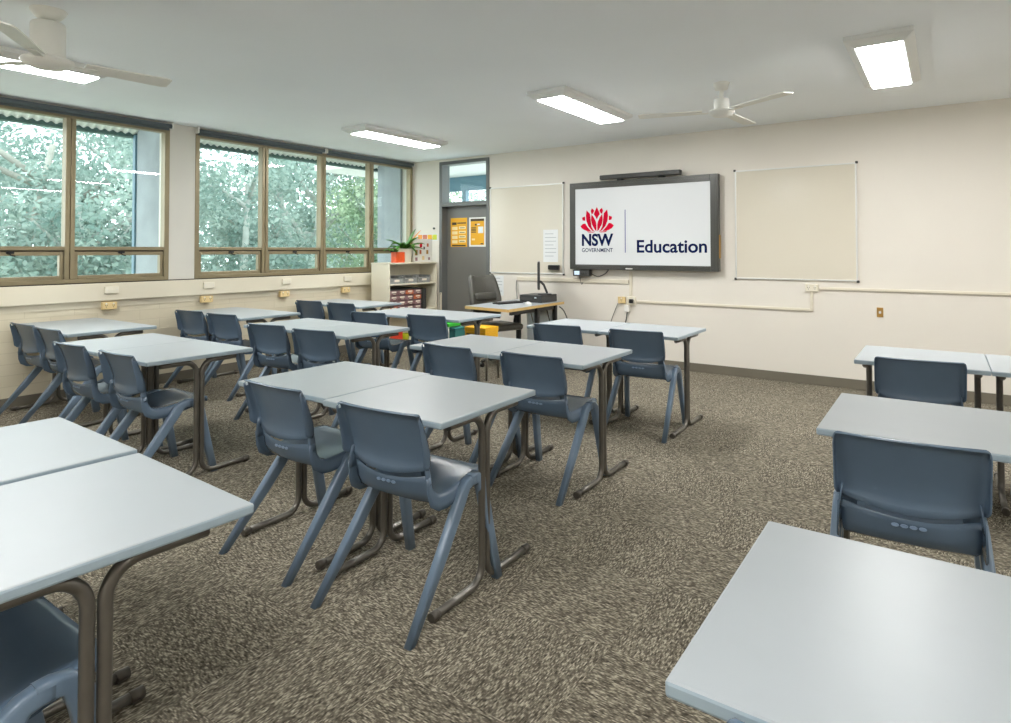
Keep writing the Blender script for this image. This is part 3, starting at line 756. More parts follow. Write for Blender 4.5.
GD = 'grey student desks'; GC = 'blue moulded student chairs'
DW = 0.675
desk_list = [   # (x, y, rot deg, width, label)
 (-1.835, 0.643, -2.6, 0.685, 'large pale desk at the lower left corner, right half of the front left pair'),
 (-2.555, 0.683, -1.9, 0.69, 'pale desk at the left edge, left half of the front left pair'),
 (-0.015, 1.277, 0, 0.69, 'pale desk at the lower right corner, nearest the camera'),
 (-1.917, 2.155, 1, DW, 'right desk of the centre foreground pair, with a steel leg standing in the open aisle'),
 (-2.595, 2.175, 0, DW, 'left desk of the centre foreground pair'),
 (-0.06, 2.905, 0, DW, 'single desk on the right, second row behind the lower right desk'),
 (-2.035, 3.53, 0, DW, 'right desk of the second centre pair, before the screen'),
 (-2.715, 3.53, 0, DW, 'left desk of the second centre pair, with its seam by a chair back'),
 (-0.126, 4.62, 0, 0.655, 'far right desk with one chair, left of the seam, near the front wall'),
 (0.531, 4.62, 0, 0.655, 'far right desk cut by the right edge, right of the seam'),
 (-1.99, 4.945, 0, DW, 'right desk of the pair closest to the screen'),
 (-2.67, 4.945, 0, DW, 'left desk of the pair closest to the screen, near the teacher desk'),
 (-4.185, 2.165, 0, DW, 'right desk of the near left pair, with tubular leg facing the aisle'),
 (-4.865, 2.165, 0, DW, 'left desk of the near left pair'),
 (-6.265, 2.42, 0, 1.2, 'long desk against the window wall below the left window'),
 (-6.2, 3.86, 0, 1.2, 'long desk against the window wall below the right window'),
 (-4.085, 3.575, 0, DW, 'right desk of the middle left pair'),
 (-4.765, 3.575, 0, DW, 'left desk of the middle left pair'),
 (-6.2, 5.36, 0, 1.2, 'long desk against the window wall beside the shelf unit'),
 (-4.085, 4.92, 0, DW, 'right desk of the far left pair, before the office chair'),
 (-4.765, 4.92, 0, DW, 'left desk of the far left pair, before the shelf unit'),
]
protos = {}
for x, y, rz, w, lab in desk_list:
    key = round(w, 3)
    if key not in protos:
        protos[key] = make_desk(w, lab); o = protos[key]; index_children()
    else:
        o = copy_tree(protos[key])
    o.location = (x, y, 0); o.rotation_euler = (0, 0, R(rz)); tag(o, lab, 'desk', GD)

chair_list = [   # centre x, back top y, rot deg, label
 (-1.84, 0.24, 0, 'blue chair under the lower left desk, only its seat in view'),
 (-0.03, 0.865, 0, 'blue chair at the lower right desk, only a corner of its back in view'),
 (-1.842, 1.75, 3, 'blue chair at the right desk of the centre foreground pair, largest full chair in view'),
 (-2.56, 1.775, -1, 'blue chair at the left desk of the centre foreground pair'),
 (-0.105, 2.43, 4, 'blue chair seen from behind at the single desk on the right, back fully in view'),
 (-2.03, 3.155, 0, 'blue chair at the right desk of the second centre pair'),
 (-2.68, 3.145, -4, 'blue chair at the left desk of the second centre pair'),
 (-0.125, 4.235, 3, 'blue chair at the far right desk near the front wall'),
 (0.56, 4.2, 0, 'blue chair at the far right desk past the frame edge, only legs in view'),
 (-1.97, 4.56, 4, 'blue chair at the right desk of the pair closest to the screen'),
 (-2.66, 4.53, 5, 'blue chair at the left desk of the pair closest to the screen'),
 (-4.15, 1.79, 0, 'blue chair at the right desk of the near left pair, seat and legs in view'),
 (-4.82, 1.785, 2, 'blue chair at the left desk of the near left pair'),
 (-5.91, 2.033, 3, 'blue chair at the right end of the long desk below the left window'),
 (-6.45, 2.04, 3, 'blue chair nearest the wall at the long desk below the left window'),
 (-5.84, 3.465, 6, 'blue chair at the right end of the long desk below the right window'),
 (-6.44, 3.465, 6, 'blue chair nearest the wall at the long desk below the right window'),
 (-4.07, 3.175, 8, 'blue chair at the right desk of the middle left pair'),
 (-4.69, 3.18, 7, 'blue chair at the left desk of the middle left pair'),
 (-5.87, 4.97, 4, 'blue chair at the right end of the long desk beside the shelf unit'),
 (-6.46, 4.97, 5, 'blue chair nearest the wall at the long desk beside the shelf unit'),
 (-4.09, 4.5, 9, 'blue chair at the right desk of the far left pair, before the office chair'),
 (-4.76, 4.38, 8, 'blue chair at the left desk of the far left pair, before the red bin'),
]
proto = None
for x, yb_, rz, lab in chair_list:
    if proto is None:
        proto = make_chair(lab); o = proto; index_children()
    else:
        o = copy_tree(proto)
    a = R(rz); o.location = (x - 0.15 * math.sin(a), yb_ + 0.152 * math.cos(a), 0); o.rotation_euler = (0, 0, a); tag(o, lab, 'chair', GC)

# ------------------------------------------------------------------ teacher desk and its things
TZ = 0.76
t = thing('teacher_desk', 'teacher desk with beech edge and grey top by the front wall', 'desk', (-4.37, 6.45, 0))
b = BM(); out = [(-0.33, -0.6), (0.37, -0.7), (0.33, 0.62), (-0.4, 0.62)]
poly(b, [(p[0], p[1], TZ - 0.033) for p in out], (0, 0, 0.033)); 
for f in b.faces:
    if f.normal.z < 0.5: f.material_index = 1
bmesh.ops.recalc_face_normals(b, faces=b.faces[:])
for f in b.faces: f.material_index = 0 if f.normal.z > 0.5 else 1
obj('desktop', b, [M['desk_top'], M['beech']], t)
for x, y in ((0.285, 0.03), (0.26, 0.5), (-0.3, 0.5)):
    b = BM(); box(b, x - 0.025, x + 0.025, y - 0.025, y + 0.025, 0, TZ - 0.033, 0.005); box(b, x - 0.03, x + 0.03, y - 0.06, y + 0.06, 0, 0.03, 0.005); obj('leg', b, M['black'], t)
for a in ((-0.29, -0.255, -0.5, 0.4), (0.24, 0.275, -0.5, 0.45)):
    b = BM(); box(b, *a, TZ - 0.09, TZ - 0.034, 0.004); obj('under_rail', b, M['black'], t)
b = BM(); box(b, -0.2, 0.2, 0.555, 0.57, 0.22, TZ - 0.034, 0.003); obj('modesty_panel', b, M['paleblue'], t)

t = thing('desktop_computer', 'flat black desktop computer on the teacher desk under the monitor', 'computer', (-4.31, 6.875, TZ))
b = BM(); box(b, -0.165, 0.165, -0.19, 0.19, 0, 0.095, 0.006); obj('case', b, M['monitor'], t)
b = BM(); box(b, -0.14, 0.02, -0.194, -0.19, 0.03, 0.06, 0.002); obj('drive_bay', b, M['dgrey'], t)
b = BM(); box(b, 0.06, 0.09, -0.194, -0.19, 0.055, 0.07, 0.002); obj('power_button', b, M['paleblue'], t)
t = thing('computer_monitor', 'black monitor seen edge on, standing on the flat computer', 'monitor', (-4.26, 6.89, TZ + 0.0955), R(122))
b = BM(); box(b, -0.26, 0.26, 0.03, 0.062, 0.07, 0.42, 0.008); obj('panel', b, M['monitor'], t)
b = BM(); box(b, -0.24, 0.24, 0.0625, 0.064, 0.09, 0.40); obj('screen', b, M['black'], t)
b = BM(); sweep(b, [(0, 0.03, 0.17), (0, -0.02, 0.12), (0, -0.06, 0.02), (0, -0.06, 0.008)], [(0.03, 0.015)] * 4); obj('arm', b, M['monitor'], t)
b = BM(); box(b, -0.1, 0.1, -0.12, 0.06, 0, 0.012, 0.005); obj('base', b, M['monitor'], t)
t = thing('keyboard', 'black keyboard lying on the teacher desk', 'keyboard', (-4.47, 6.42, TZ), R(75))
b = BM(); box(b, -0.2, 0.2, -0.065, 0.065, 0, 0.018, 0.005); obj('case', b, M['black'], t)
b = BM()
for i in range(14):
    for j in range(4): box(b, -0.185 + i * 0.0265, -0.163 + i * 0.0265, -0.052 + j * 0.027, -0.03 + j * 0.027, 0.018, 0.024, 0.002, 0, 1)
obj('keys', b, M['dgrey'], t)
t = thing('computer_mouse', 'light grey mouse beside the keyboard on the teacher desk', 'mouse', (-4.17, 6.42, TZ), R(70))
b = BM(); bmesh.ops.create_uvsphere(b, u_segments=16, v_segments=10, radius=1.0)
bmesh.ops.scale(b, verts=b.verts[:], vec=(0.035, 0.06, 0.036))
for v in b.verts: v.co.z = max(v.co.z, 0.0)
for f in b.faces: f.smooth = True
obj('shell', b, M['silver'], t)
b = BM(); tube(b, [(-0.004, 0.03, 0.031), (0.004, 0.03, 0.031)], 0.007, 8); obj('wheel', b, M['black'], t)
cable([(-4.06, 6.98, TZ - 0.06), (-3.99, 7.0, 0.62), (-3.9, 7.08, 0.3), (-3.8, 7.16, 0.012)], 0.007, M['dgrey'], 'dark cable dropping from the right back corner of the teacher desk')
cable([(-4.35, 6.72, TZ - 0.05), (-4.26, 6.68, 0.5), (-4.2, 6.7, 0.3), (-4.25, 6.7, 0.05), (-4.3, 6.74, 0.012)], 0.006, M['dgrey'], 'dark cable looping beneath the teacher desk in front of its pale panel')
cable([(-4.15, 6.8, TZ - 0.05), (-4.09, 6.85, 0.45), (-4.02, 6.95, 0.36), (-3.9, 7.0, 0.3), (-3.86, 7.0, 0.02)], 0.009, M['black'], 'thick black cable hanging right of the teacher desk legs')
cable([(-4.925, 7.285, 1.0), (-4.93, 7.28, 0.9), (-4.9, 7.26, 0.75), (-4.88, 7.25, 0.4), (-4.86, 7.25, 0.012)], 0.006, M['dgrey'], 'dark cable running down from the left end of the wall conduit')

# office chair
t = thing('office_chair', 'charcoal swivel office chair with arms behind the teacher desk', 'chair', (-4.64, 6.40, 0), R(-108))
b = BM()
rows = [(-0.19, 0.57, 0.17), (-0.215, 0.62, 0.2), (-0.225, 0.70, 0.215), (-0.235, 0.80, 0.22), (-0.265, 0.90, 0.215), (-0.30, 1.0, 0.2), (-0.32, 1.06, 0.185), (-0.327, 1.085, 0.15)]
G = []
for y, z, w in rows:
    G.append([(u * w, y + 0.05 * u * u + (0.03 if 0.85 < z < 1.05 and abs(u) < 0.7 else 0) - 0.012 * (1 - u * u), z) for u in (-1, -0.85, -0.6, -0.3, 0, 0.3, 0.6, 0.85, 1)])
shell(b, G, 0.055); obj('backrest', b, M['leather'], t)
b = BM(); box(b, -0.17, 0.17, -0.265, -0.195, 0.78, 0.88, 0.03, 0, 4)
for f in b.faces: f.smooth = True
obj('lumbar_pad', b, M['leather'], t)
b = BM(); box(b, -0.245, 0.245, -0.22, 0.26, 0.43, 0.51, 0.035, 0, 4)
for f in b.faces: f.smooth = True
obj('seat', b, M['leather'], t)
b = BM(); sweep(b, [(0, -0.1, 0.425), (0, -0.26, 0.43), (0, -0.29, 0.5), (0, -0.275, 0.68)], [(0.035, 0.012)] * 4); obj('back_bracket', b, M['black'], t)
for s in (-1, 1):
    b = BM(); sweep(b, [(s * 0.2, 0.0, 0.425), (s * 0.285, 0.0, 0.44), (s * 0.29, 0.02, 0.55), (s * 0.285, 0.05, 0.635)], [(0.014, 0.02)] * 4, lat=Vector((0, 1, 0))); a_ = obj('armrest', b, M['black'], t)
    b = BM(); box(b, s * 0.285 - 0.035, s * 0.285 + 0.035, -0.1, 0.16, 0.63, 0.665, 0.014); obj('arm_pad', b, M['leather'], a_)
b = BM(); lathe(b, [(0.045, 0.09), (0.045, 0.12), (0.03, 0.13), (0.03, 0.3), (0.02, 0.31), (0.02, 0.43)], seg=16); obj('column', b, M['black'], t)
b = BM()
for k in range(5):
    a = 2 * PI * k / 5 + 0.3
    tube(b, [(0.03 * math.cos(a), 0.03 * math.sin(a), 0.1), (0.29 * math.cos(a), 0.29 * math.sin(a), 0.07)], [0.024, 0.017], 8)
st = obj('star_base', b, M['black'], t)
for k in range(5):
    a = 2 * PI * k / 5 + 0.3
    b = BM(); cx, cy = 0.29 * math.cos(a), 0.29 * math.sin(a); tube(b, [(cx - 0.02 * math.sin(a), cy + 0.02 * math.cos(a), 0.028), (cx + 0.02 * math.sin(a), cy - 0.02 * math.cos(a), 0.028)], 0.028, 12)
    tube(b, [(cx, cy, 0.03), (cx, cy, 0.075)], 0.01, 8); obj('caster', b, M['black'], st)

# low craft trolley with a yellow box, beyond the far left desks
t = thing('craft_trolley', 'low white trolley with green tray before the teacher desk', 'trolley', (-4.51, 5.6, 0))
b = BM(); box(b, -0.44, 0.43, -0.14, 0.14, 0.38, 0.4, 0.004); obj('shelf', b, M['white'], t)
b = BM(); box(b, -0.42, -0.12, -0.13, 0.13, 0.552, 0.558)
for a in ((-0.42, -0.12, -0.13, -0.122), (-0.42, -0.12, 0.122, 0.13), (-0.42, -0.412, -0.122, 0.122), (-0.128, -0.12, -0.122, 0.122)): box(b, *a, 0.558, 0.585)
obj('tray', b, M['green_plastic'], t)
for x, y in ((-0.40, -0.115), (-0.14, -0.115), (-0.40, 0.115), (-0.14, 0.115)):
    b = BM(); tube(b, [(x, y, 0.4), (x, y, 0.552)], 0.012, 10); obj('tray_post', b, M['white'], t)
for x, y in ((-0.41, -0.11), (-0.41, 0.11), (0.4, -0.11), (0.4, 0.11)):
    b = BM(); tube(b, [(x, y, 0.0), (x, y, 0.38)], 0.012, 10); obj('leg', b, M['tube'], t)
t = thing('storage_tub', 'teal plastic tub on the low trolley under the green tray', 'tub', (-4.70, 5.6, 0.4))
b = BM(); box(b, -0.13, 0.13, -0.09, 0.09, 0, 0.12, 0.01); obj('body', b, M['teal_plastic'], t)
b = BM(); box(b, -0.137, 0.137, -0.097, 0.097, 0.1205, 0.138, 0.005); obj('lid', b, M['teal_plastic'], t)
t = thing('storage_box', 'yellow cardboard box with dark print on the low trolley before the office chair', 'box', (-4.26, 5.6, 0.4))
b = BM(); box(b, -0.14, 0.14, -0.12, 0.12, 0, 0.12, 0.004); obj('body', b, M['yellow'], t)
b = BM(); box(b, -0.144, 0.144, -0.124, 0.124, 0.121, 0.172, 0.004); obj('lid', b, M['yellow'], t)
b = BM()
for u0, u1, v in ((-0.12, -0.02, 0.06), (-0.12, 0.0, 0.085), (0.04, 0.12, 0.05)): box(b, u0, u1, -0.1215, -0.1195, v, v + 0.016)
obj('print', b, M['poster_dark'], t)

# ------------------------------------------------------------------ shelf unit in the corner
SXa, SXb, SYa, SYb, SH = -6.70, -6.345, 6.22, 7.225, 1.247
t = thing('shelf_unit', 'open cream shelf unit in the corner beside the grey door', 'shelf', (SXa, SYa, 0))
D_, W_ = SXb - SXa, SYb - SYa
for nm, a in (('side_panel', (0, D_, 0, 0.02, 0, SH - 0.021)), ('side_panel', (0, D_, W_ - 0.02, W_, 0, SH - 0.021)), ('top_panel', (-0.005, D_ + 0.006, -0.006, W_, SH - 0.021, SH)),
              ('back_panel', (0, 0.012, 0.02, W_ - 0.02, 0.02, SH - 0.021)), ('shelf_board', (0.012, D_ - 0.005, 0.02, W_ - 0.02, 0.925, 0.945)), ('shelf_board', (0.012, D_ - 0.005, 0.02, W_ - 0.02, 0.53, 0.55)), ('shelf_board', (0.012, D_ - 0.005, 0.02, W_ - 0.02, 0.105, 0.125))):
    b = BM(); box(b, a[0], a[1], a[2], a[3], a[4], a[5], 0.002); obj(nm, b, M['cream'], t)
b = BM(); box(b, D_ - 0.05, D_ - 0.03, 0.02, W_ - 0.02, 0, 0.105); obj('plinth', b, M['cream'], t)
# clear trays on the upper shelf
for k in range(3):
    t = thing('document_tray', 'smoky clear plastic tray on the upper shelf, ' + ('left one of three', 'middle one of three', 'right one of three')[k], 'tray', (SXb - 0.17, SYa + 0.19 + 0.285 * k, 0.945), 0, 'clear trays on the upper shelf')
    b = BM()
    box(b, -0.13, 0.13, -0.13, 0.13, 0, 0.006); box(b, -0.13, 0.13, -0.13, -0.124, 0.006, 0.11); box(b, -0.13, 0.13, 0.124, 0.13, 0.006, 0.11); box(b, -0.13, -0.124, -0.124, 0.124, 0.006, 0.11)
    box(b, 0.124, 0.13, -0.124, 0.124, 0.006, 0.075); obj('tub', b, M['grey_drawer'], t)
    b = BM()
    for q in range(5): box(b, -0.1, 0.1, -0.1 + 0.006 * q, 0.1 - 0.005 * q, 0.007 + 0.014 * q, 0.016 + 0.014 * q, 0, q % 2)
    obj('papers', b, [M['paper'], M['ink']], t)
    b = BM(); box(b, 0.13, 0.134, -0.05, 0.05, 0.03, 0.06, 0.002); obj('label_holder', b, M['label'], t)
# drawer towers on the middle shelf
t = thing('drawer_tower', 'tower of small plum drawers with pale labels on the middle shelf', 'drawers', (SXb - 0.19, SYa + 0.38, 0.55))
b = BM()
for a in ((-0.15, 0.15, -0.34, -0.328, 0, 0.32), (-0.15, 0.15, 0.328, 0.34, 0, 0.32), (-0.15, 0.15, -0.328, 0.328, 0.308, 0.32), (-0.15, -0.14, -0.328, 0.328, 0, 0.308)): box(b, *a)
obj('cabinet', b, M['dgrey'], t)
for i in range(4):
    for j in range(4):
        y = -0.245 + 0.163 * i; z = 0.006 + 0.076 * j
        b = BM(); box(b, -0.135, 0.148, y - 0.076, y + 0.076, z, z + 0.066, 0.006); dr = obj('drawer', b, M['plum'] if (i + j) % 5 else M['terracotta'], t)
        b = BM(); box(b, 0.148, 0.153, y - 0.045, y + 0.045, z + 0.034, z + 0.056, 0.002); obj('drawer_label', b, M['label'], dr)
        b = BM(); tube(b, [(0.153, y - 0.02, z + 0.02), (0.165, y - 0.015, z + 0.02), (0.165, y + 0.015, z + 0.02), (0.153, y + 0.02, z + 0.02)], 0.004, 6); obj('drawer_pull', b, M['label'], dr)
t = thing('ring_binder', 'dark ring binder standing beside the drawer tower on the middle shelf', 'binder', (SXb - 0.18, SYa + 0.77, 0.55))
b = BM(); box(b, -0.14, 0.14, -0.03, -0.026, 0, 0.31); box(b, -0.14, 0.14, 0.026, 0.03, 0, 0.31); box(b, 0.136, 0.14, -0.026, 0.026, 0, 0.31); obj('cover', b, M['dgrey'], t)
b = BM(); box(b, -0.13, 0.12, -0.02, 0.02, 0.006, 0.295); obj('pages', b, M['paper'], t)
# bottom shelf
t = thing('storage_bin', 'red-orange open bin on the bottom shelf', 'bin', (SXb - 0.17, SYa + 0.17, 0.125))
b = BM(); box(b, -0.14, 0.14, -0.13, 0.13, 0, 0.006)
for a in ((-0.14, 0.14, -0.13, -0.124), (-0.14, 0.14, 0.124, 0.13), (-0.14, -0.134, -0.124, 0.124), (0.134, 0.14, -0.124, 0.124)): box(b, *a, 0.006, 0.16)
obj('tub', b, M['red'], t)
b = BM(); box(b, -0.146, 0.146, -0.136, -0.13, 0.145, 0.165, 0.002); box(b, -0.146, 0.146, 0.13, 0.136, 0.145, 0.165, 0.002); box(b, 0.14, 0.146, -0.13, 0.13, 0.145, 0.165, 0.002); obj('rim', b, M['red'], t)
b = BM(); lathe(b, [(0.055, 0), (0.062, 0.004), (0.072, 0.08), (0.072, 0.084), (0.066, 0.084), (0.058, 0.01)], seg=20)
o = obj('craft_tub', b, M['lime'], None, loc=(SXb - 0.15, SYa + 0.46, 0.125)); tag(o, 'small lime green tub on the bottom shelf', 'tub')

# potted plant and things on top of the shelf unit
random.seed(4)
t = thing('potted_plant', 'leafy green plant in a white pot on top of the shelf unit', 'plant', (SXb - 0.15, SYa + 0.46, SH))
b = BM(); lathe(b, [(0.085, 0), (0.09, 0.004), (0.108, 0.195), (0.108, 0.2), (0.098, 0.2), (0.095, 0.17)], seg=28); obj('pot', b, M['pot'], t)
b = BM(); lathe(b, [(0.0955, 0.168), (0.0955, 0.176), (0.05, 0.182)], seg=20); obj('soil', b, M['soil'], t)
def leafblade(bm, base, az, ln, wd, rise, droop, mi=0):
    ca, sa = math.cos(az), math.sin(az); G = []
    for i in range(9):
        s = i / 8; w = wd * (math.sin(PI * min(1, s * 0.92 + 0.06)) ** 0.8) * (0.25 + 0.75 * min(1, s * 2.5))
        x = ln * s; z = rise * s - droop * s * s
        c = Vector((base[0] + ca * x, base[1] + sa * x, base[2] + z)); l = Vector((-sa, ca, 0))
        G.append([c - l * w + Vector((0, 0, w * 0.4)), c, c + l * w + Vector((0, 0, w * 0.4))])
    shell(bm, G, 0.0012, mi=mi)
for k in range(18):
    b = BM(); az = k * 2.4 + 0.4
    leafblade(b, (0, 0, 0.175), az, random.uniform(0.2, 0.3), random.uniform(0.04, 0.056), random.uniform(0.14, 0.32), random.uniform(0.1, 0.26))
    obj('leaf', b, M['leaf'], t)
b = BM(); leafblade(b, (0, 0, 0.175), 1.35, 0.19, 0.04, 0.36, 0.04); obj('leaf', b, M['leaf'], t)
b = BM(); leafblade(b, (0.0, 0.03, 0.175), 1.2, 0.24, 0.035, 0.36, 0.06); o = obj('leaf', b, M['leaf_orange'], t); o['label'] = 'orange leaf'
t = thing('potted_plant', 'small trailing plant in an orange pot at the left end of the shelf top', 'plant', (SXb - 0.09, SYa + 0.26, SH))
b = BM(); box(b, -0.05, 0.05, -0.085, 0.085, 0, 0.012, 0.003)
for a in ((-0.05, 0.05, -0.085, -0.077), (-0.05, 0.05, 0.077, 0.085), (-0.05, -0.042, -0.077, 0.077), (0.042, 0.05, -0.077, 0.077)): box(b, *a, 0.012, 0.15)
box(b, -0.042, 0.042, -0.077, 0.077, 0.012, 0.13, 0, 1); obj('pot', b, [M['orange'], M['soil']], t)
for k in range(6):
    b = BM(); leafblade(b, (0, -0.03, 0.13), -PI / 2 - 0.9 + 0.36 * k, 0.17 + 0.02 * (k % 3), 0.035, 0.16, 0.12); obj('leaf', b, M['leaf'], t)
# picture display board
t = thing('display_board', 'white display board of small pictures leaning at the right end of the shelf top', 'display board', (SXb - 0.12, SYa + 0.81, SH))
b = BM(); box(b, 0.0, 0.012, -0.19, 0.19, 0.002, 0.345, 0.002); obj('board', b, M['white'], t)
cols_ = [M['brass'], M['plum'], M['terracotta'], M['crimson'], M['dgrey'], M['outlet_yellow']]
for k, (y, z, w, h) in enumerate(((-0.15, 0.1, 0.05, 0.08), (-0.15, 0.02, 0.05, 0.05), (-0.06, 0.12, 0.04, 0.06), (-0.05, 0.22, 0.05, 0.07), (0.02, 0.19, 0.03, 0.04), (0.0, 0.03, 0.05, 0.06), (0.09, 0.12, 0.045, 0.06), (0.13, 0.03, 0.04, 0.04), (0.1, 0.23, 0.04, 0.05))):
    b = BM(); box(b, 0.0125, 0.0135, y - w / 2, y + w / 2, z, z + h); obj('picture', b, cols_[k % 6], t)
t = thing('pennant_strip', 'strip of orange, yellow and green cards on the wall above the display board', 'decoration', (-6.79, YF, 1.57))
for k, mm in enumerate((M['poster_yellow'], M['outlet_yellow'], M['lime'], M['leaf_b'], M['teal_plastic'])):
    pass
b = BM(); box(b, -0.02, 0.40, -0.004, 0, 0.0, 0.11); obj('backing', b, M['paper'], t)
for k, mm in enumerate((M['leaf_orange'], M['terracotta'], M['poster_yellow'], M['lime'])):
    b = BM(); box(b, -0.015 + 0.1 * k, 0.075 + 0.1 * k, -0.0055, -0.0042, 0.015, 0.095); obj('card', b, mm, t)
b = BM(); tube(b, [(0, 0, 0), (0, -0.02, 0)], 0.016, 12); o = obj('wall_hook', b, M['dgrey'], None, loc=(-6.47, YF, 1.76)); tag(o, 'small dark hook on the wall beside the door frame', 'hook')
# rolled paper or ruler leaning at the door side of the shelf
t = thing('metre_ruler', 'thin wooden ruler leaning against the right end of the shelf unit', 'ruler', (-6.33, 7.262, 0))
b = BM(); poly(b, [(0, 0, 0), (0.04, 0, 0), (0.04, 0, 0.78), (0, 0, 0.78)], (0, 0.008, 0)); o = obj('stick', b, M['trunking'], t)
b = BM(); tube(b, [(0.02, -0.002, 0.76), (0.02, 0.0, 0.76)], 0.006, 8); obj('hole_ring', b, M['dgrey'], t)

# ------------------------------------------------------------------ outside: fins, roof edge, trees
def fin(y, label, name):
    b = BM(); box(b, -7.66, XW - 0.22, y, y + 0.22, GZ, 3.05, 0.004); struct(name, b, M['concrete'], label)
fin(3.49, 'grey concrete fin outside between the two windows', 'trim_5')
fin(7.12 + 0.12, 'grey concrete fin outside at the right end of the right window', 'trim_6')
b = BM(); box(b, -7.72, -7.66, 3.47, 3.55, GZ, 2.76, 0.006)
o = struct('trim_7', b, M['pipe'], 'blue-grey downpipe on the outer edge of the fin')
# corrugated roof soffit
b = BM(); G = []
ys = [YB + 0.0106 * k for k in range(0, 917)]
for x, z in ((XW - 0.2, 3.03), (-7.7, 2.775)):
    G.append([(x, y, z + 0.011 * math.sin(2 * PI * y / 0.085)) for y in ys])
shell(b, G, 0.004)
struct('ceiling_2', b, M['soffit'], 'white corrugated roof overhang outside the windows')
b = BM(); box(b, -7.82, -7.705, YB, 8.0, 2.735, 2.86, 0.01); struct('trim_8', b, M['fascia'], 'dark green gutter along the roof edge')
b = BM(); box(b, -60, XW - 0.3, -25, 70, GZ - 0.2, GZ); struct('ground', b, M['bounce_ground'], 'unseen ground outside, made pale to bounce light indoors')

def tree(name, label, x, y, height, trunk_r, spread, nleaf, lm, bark, seed, lean=(0, 0), crown0=0.3, leaf=0.125, group='trees outside the windows', extra=()):
    rnd = random.Random(seed)
    t = thing(name, label, 'tree', (x, y, GZ), 0, group)
    b = BM(); H = height
    spine = [(lean[0] * (k / 6) ** 1.5 + rnd.uniform(-.06, .06), lean[1] * (k / 6) ** 1.5 + rnd.uniform(-.06, .06), H * 0.8 * k / 6) for k in range(7)]
    tube(b, spine, [trunk_r * (1 - 0.12 * k) for k in range(7)], 10); obj('trunk', b, bark, t)
    tips = []; bb = BM()
    for k in range(12):
        s = rnd.uniform(crown0, 0.95); i = min(5, int(s * 6)); p0 = Vector(spine[i]).lerp(Vector(spine[i + 1]), s * 6 - i)
        a = rnd.uniform(0, 2 * PI); ln = spread * rnd.uniform(0.5, 1.0)
        p1 = p0 + Vector((math.cos(a) * ln * 0.5, math.sin(a) * ln * 0.5, ln * rnd.uniform(0.1, 0.45))); p2 = p0 + Vector((math.cos(a) * ln, math.sin(a) * ln, ln * rnd.uniform(0.15, 0.8)))
        r0 = trunk_r * 0.38
        tube(bb, [p0, p1, p2], [r0, r0 * 0.65, r0 * 0.25], 7); tips += [p1, p2, p1.lerp(p2, 0.5)]
    for q in extra: tube(bb, q[0], q[1], 8)
    obj('branches', bb, bark, t)
    # foliage: clumps of small leaves
    verts, faces = [], []
    nleaf = int(nleaf * 1.35); nclump = 80
    clumps = []
    for k in range(nclump):
        c = rnd.choice(tips) + Vector((rnd.gauss(0, spread * 0.22), rnd.gauss(0, spread * 0.22), rnd.gauss(0, spread * 0.2)))
        clumps.append((c, rnd.uniform(0.25, 0.6) * spread * 0.42))
    for k in range(nleaf):
        c, rr = clumps[k % nclump]
        d = Vector((rnd.gauss(0, 1), rnd.gauss(0, 1), rnd.gauss(0, 0.8))); d = d * (rr * 0.6)
        p = c + d; u = Vector((rnd.gauss(0, 1), rnd.gauss(0, 1), rnd.gauss(-0.6, 0.7))).normalized(); v = u.cross(Vector((rnd.gauss(0, 1), rnd.gauss(0, 1), rnd.gauss(0, 1)))).normalized()
        l = leaf * rnd.uniform(0.6, 1.4); w = l * 0.27
        i = len(verts); verts += [p, p + u * l * 0.5 + v * w, p + u * l, p + u * l * 0.5 - v * w]; faces.append((i, i + 1, i + 2, i + 3))
    me = bpy.data.meshes.new('foliage'); me.from_pydata([tuple(q) for q in verts], [], faces); me.materials.append(lm)
    o = bpy.data.objects.new('foliage', me); COL.objects.link(o); o.parent = t
    return t
TL = 'tree beyond the glass, '
# beyond the left window
tree('gum_tree', 'broad hazy grey-green tree filling the left pane of the left window', -16.0, 4.6, 8.6, 0.2, 3.0, 11000, M['leaf_a'], M['bark_dark'], 3, (0.4, 0.8), 0.25)
tree('gum_tree', 'tall open tree with visible branches behind the middle of the left window', -17.5, 7.6, 10.5, 0.17, 2.8, 6500, M['leaf_a'], M['bark'], 8, (-0.5, 0.6), 0.4,
     extra=[(((0, 0, 2.6), (0.6, 0.9, 4.2), (0.7, 1.4, 5.6)), (0.11, 0.07, 0.03))])
tree('leafy_shrub', 'bright green leafy bush low outside the left window', -10.6, 3.1, 4.6, 0.09, 1.2, 4500, M['leaf_c'], M['bark_dark'], 12, (0, 0), 0.5, 0.12)
tree('gum_tree', 'hazy tree in the right pane of the left window beside the fin', -14.8, 6.0, 7.2, 0.16, 2.2, 6000, M['leaf_a'], M['bark'], 21, (0.6, -0.6), 0.3,
     extra=[(((-0.2, -0.9, 2.6), (0.2, 0.2, 4.3), (0.2, 1.0, 5.2)), (0.09, 0.075, 0.04))])
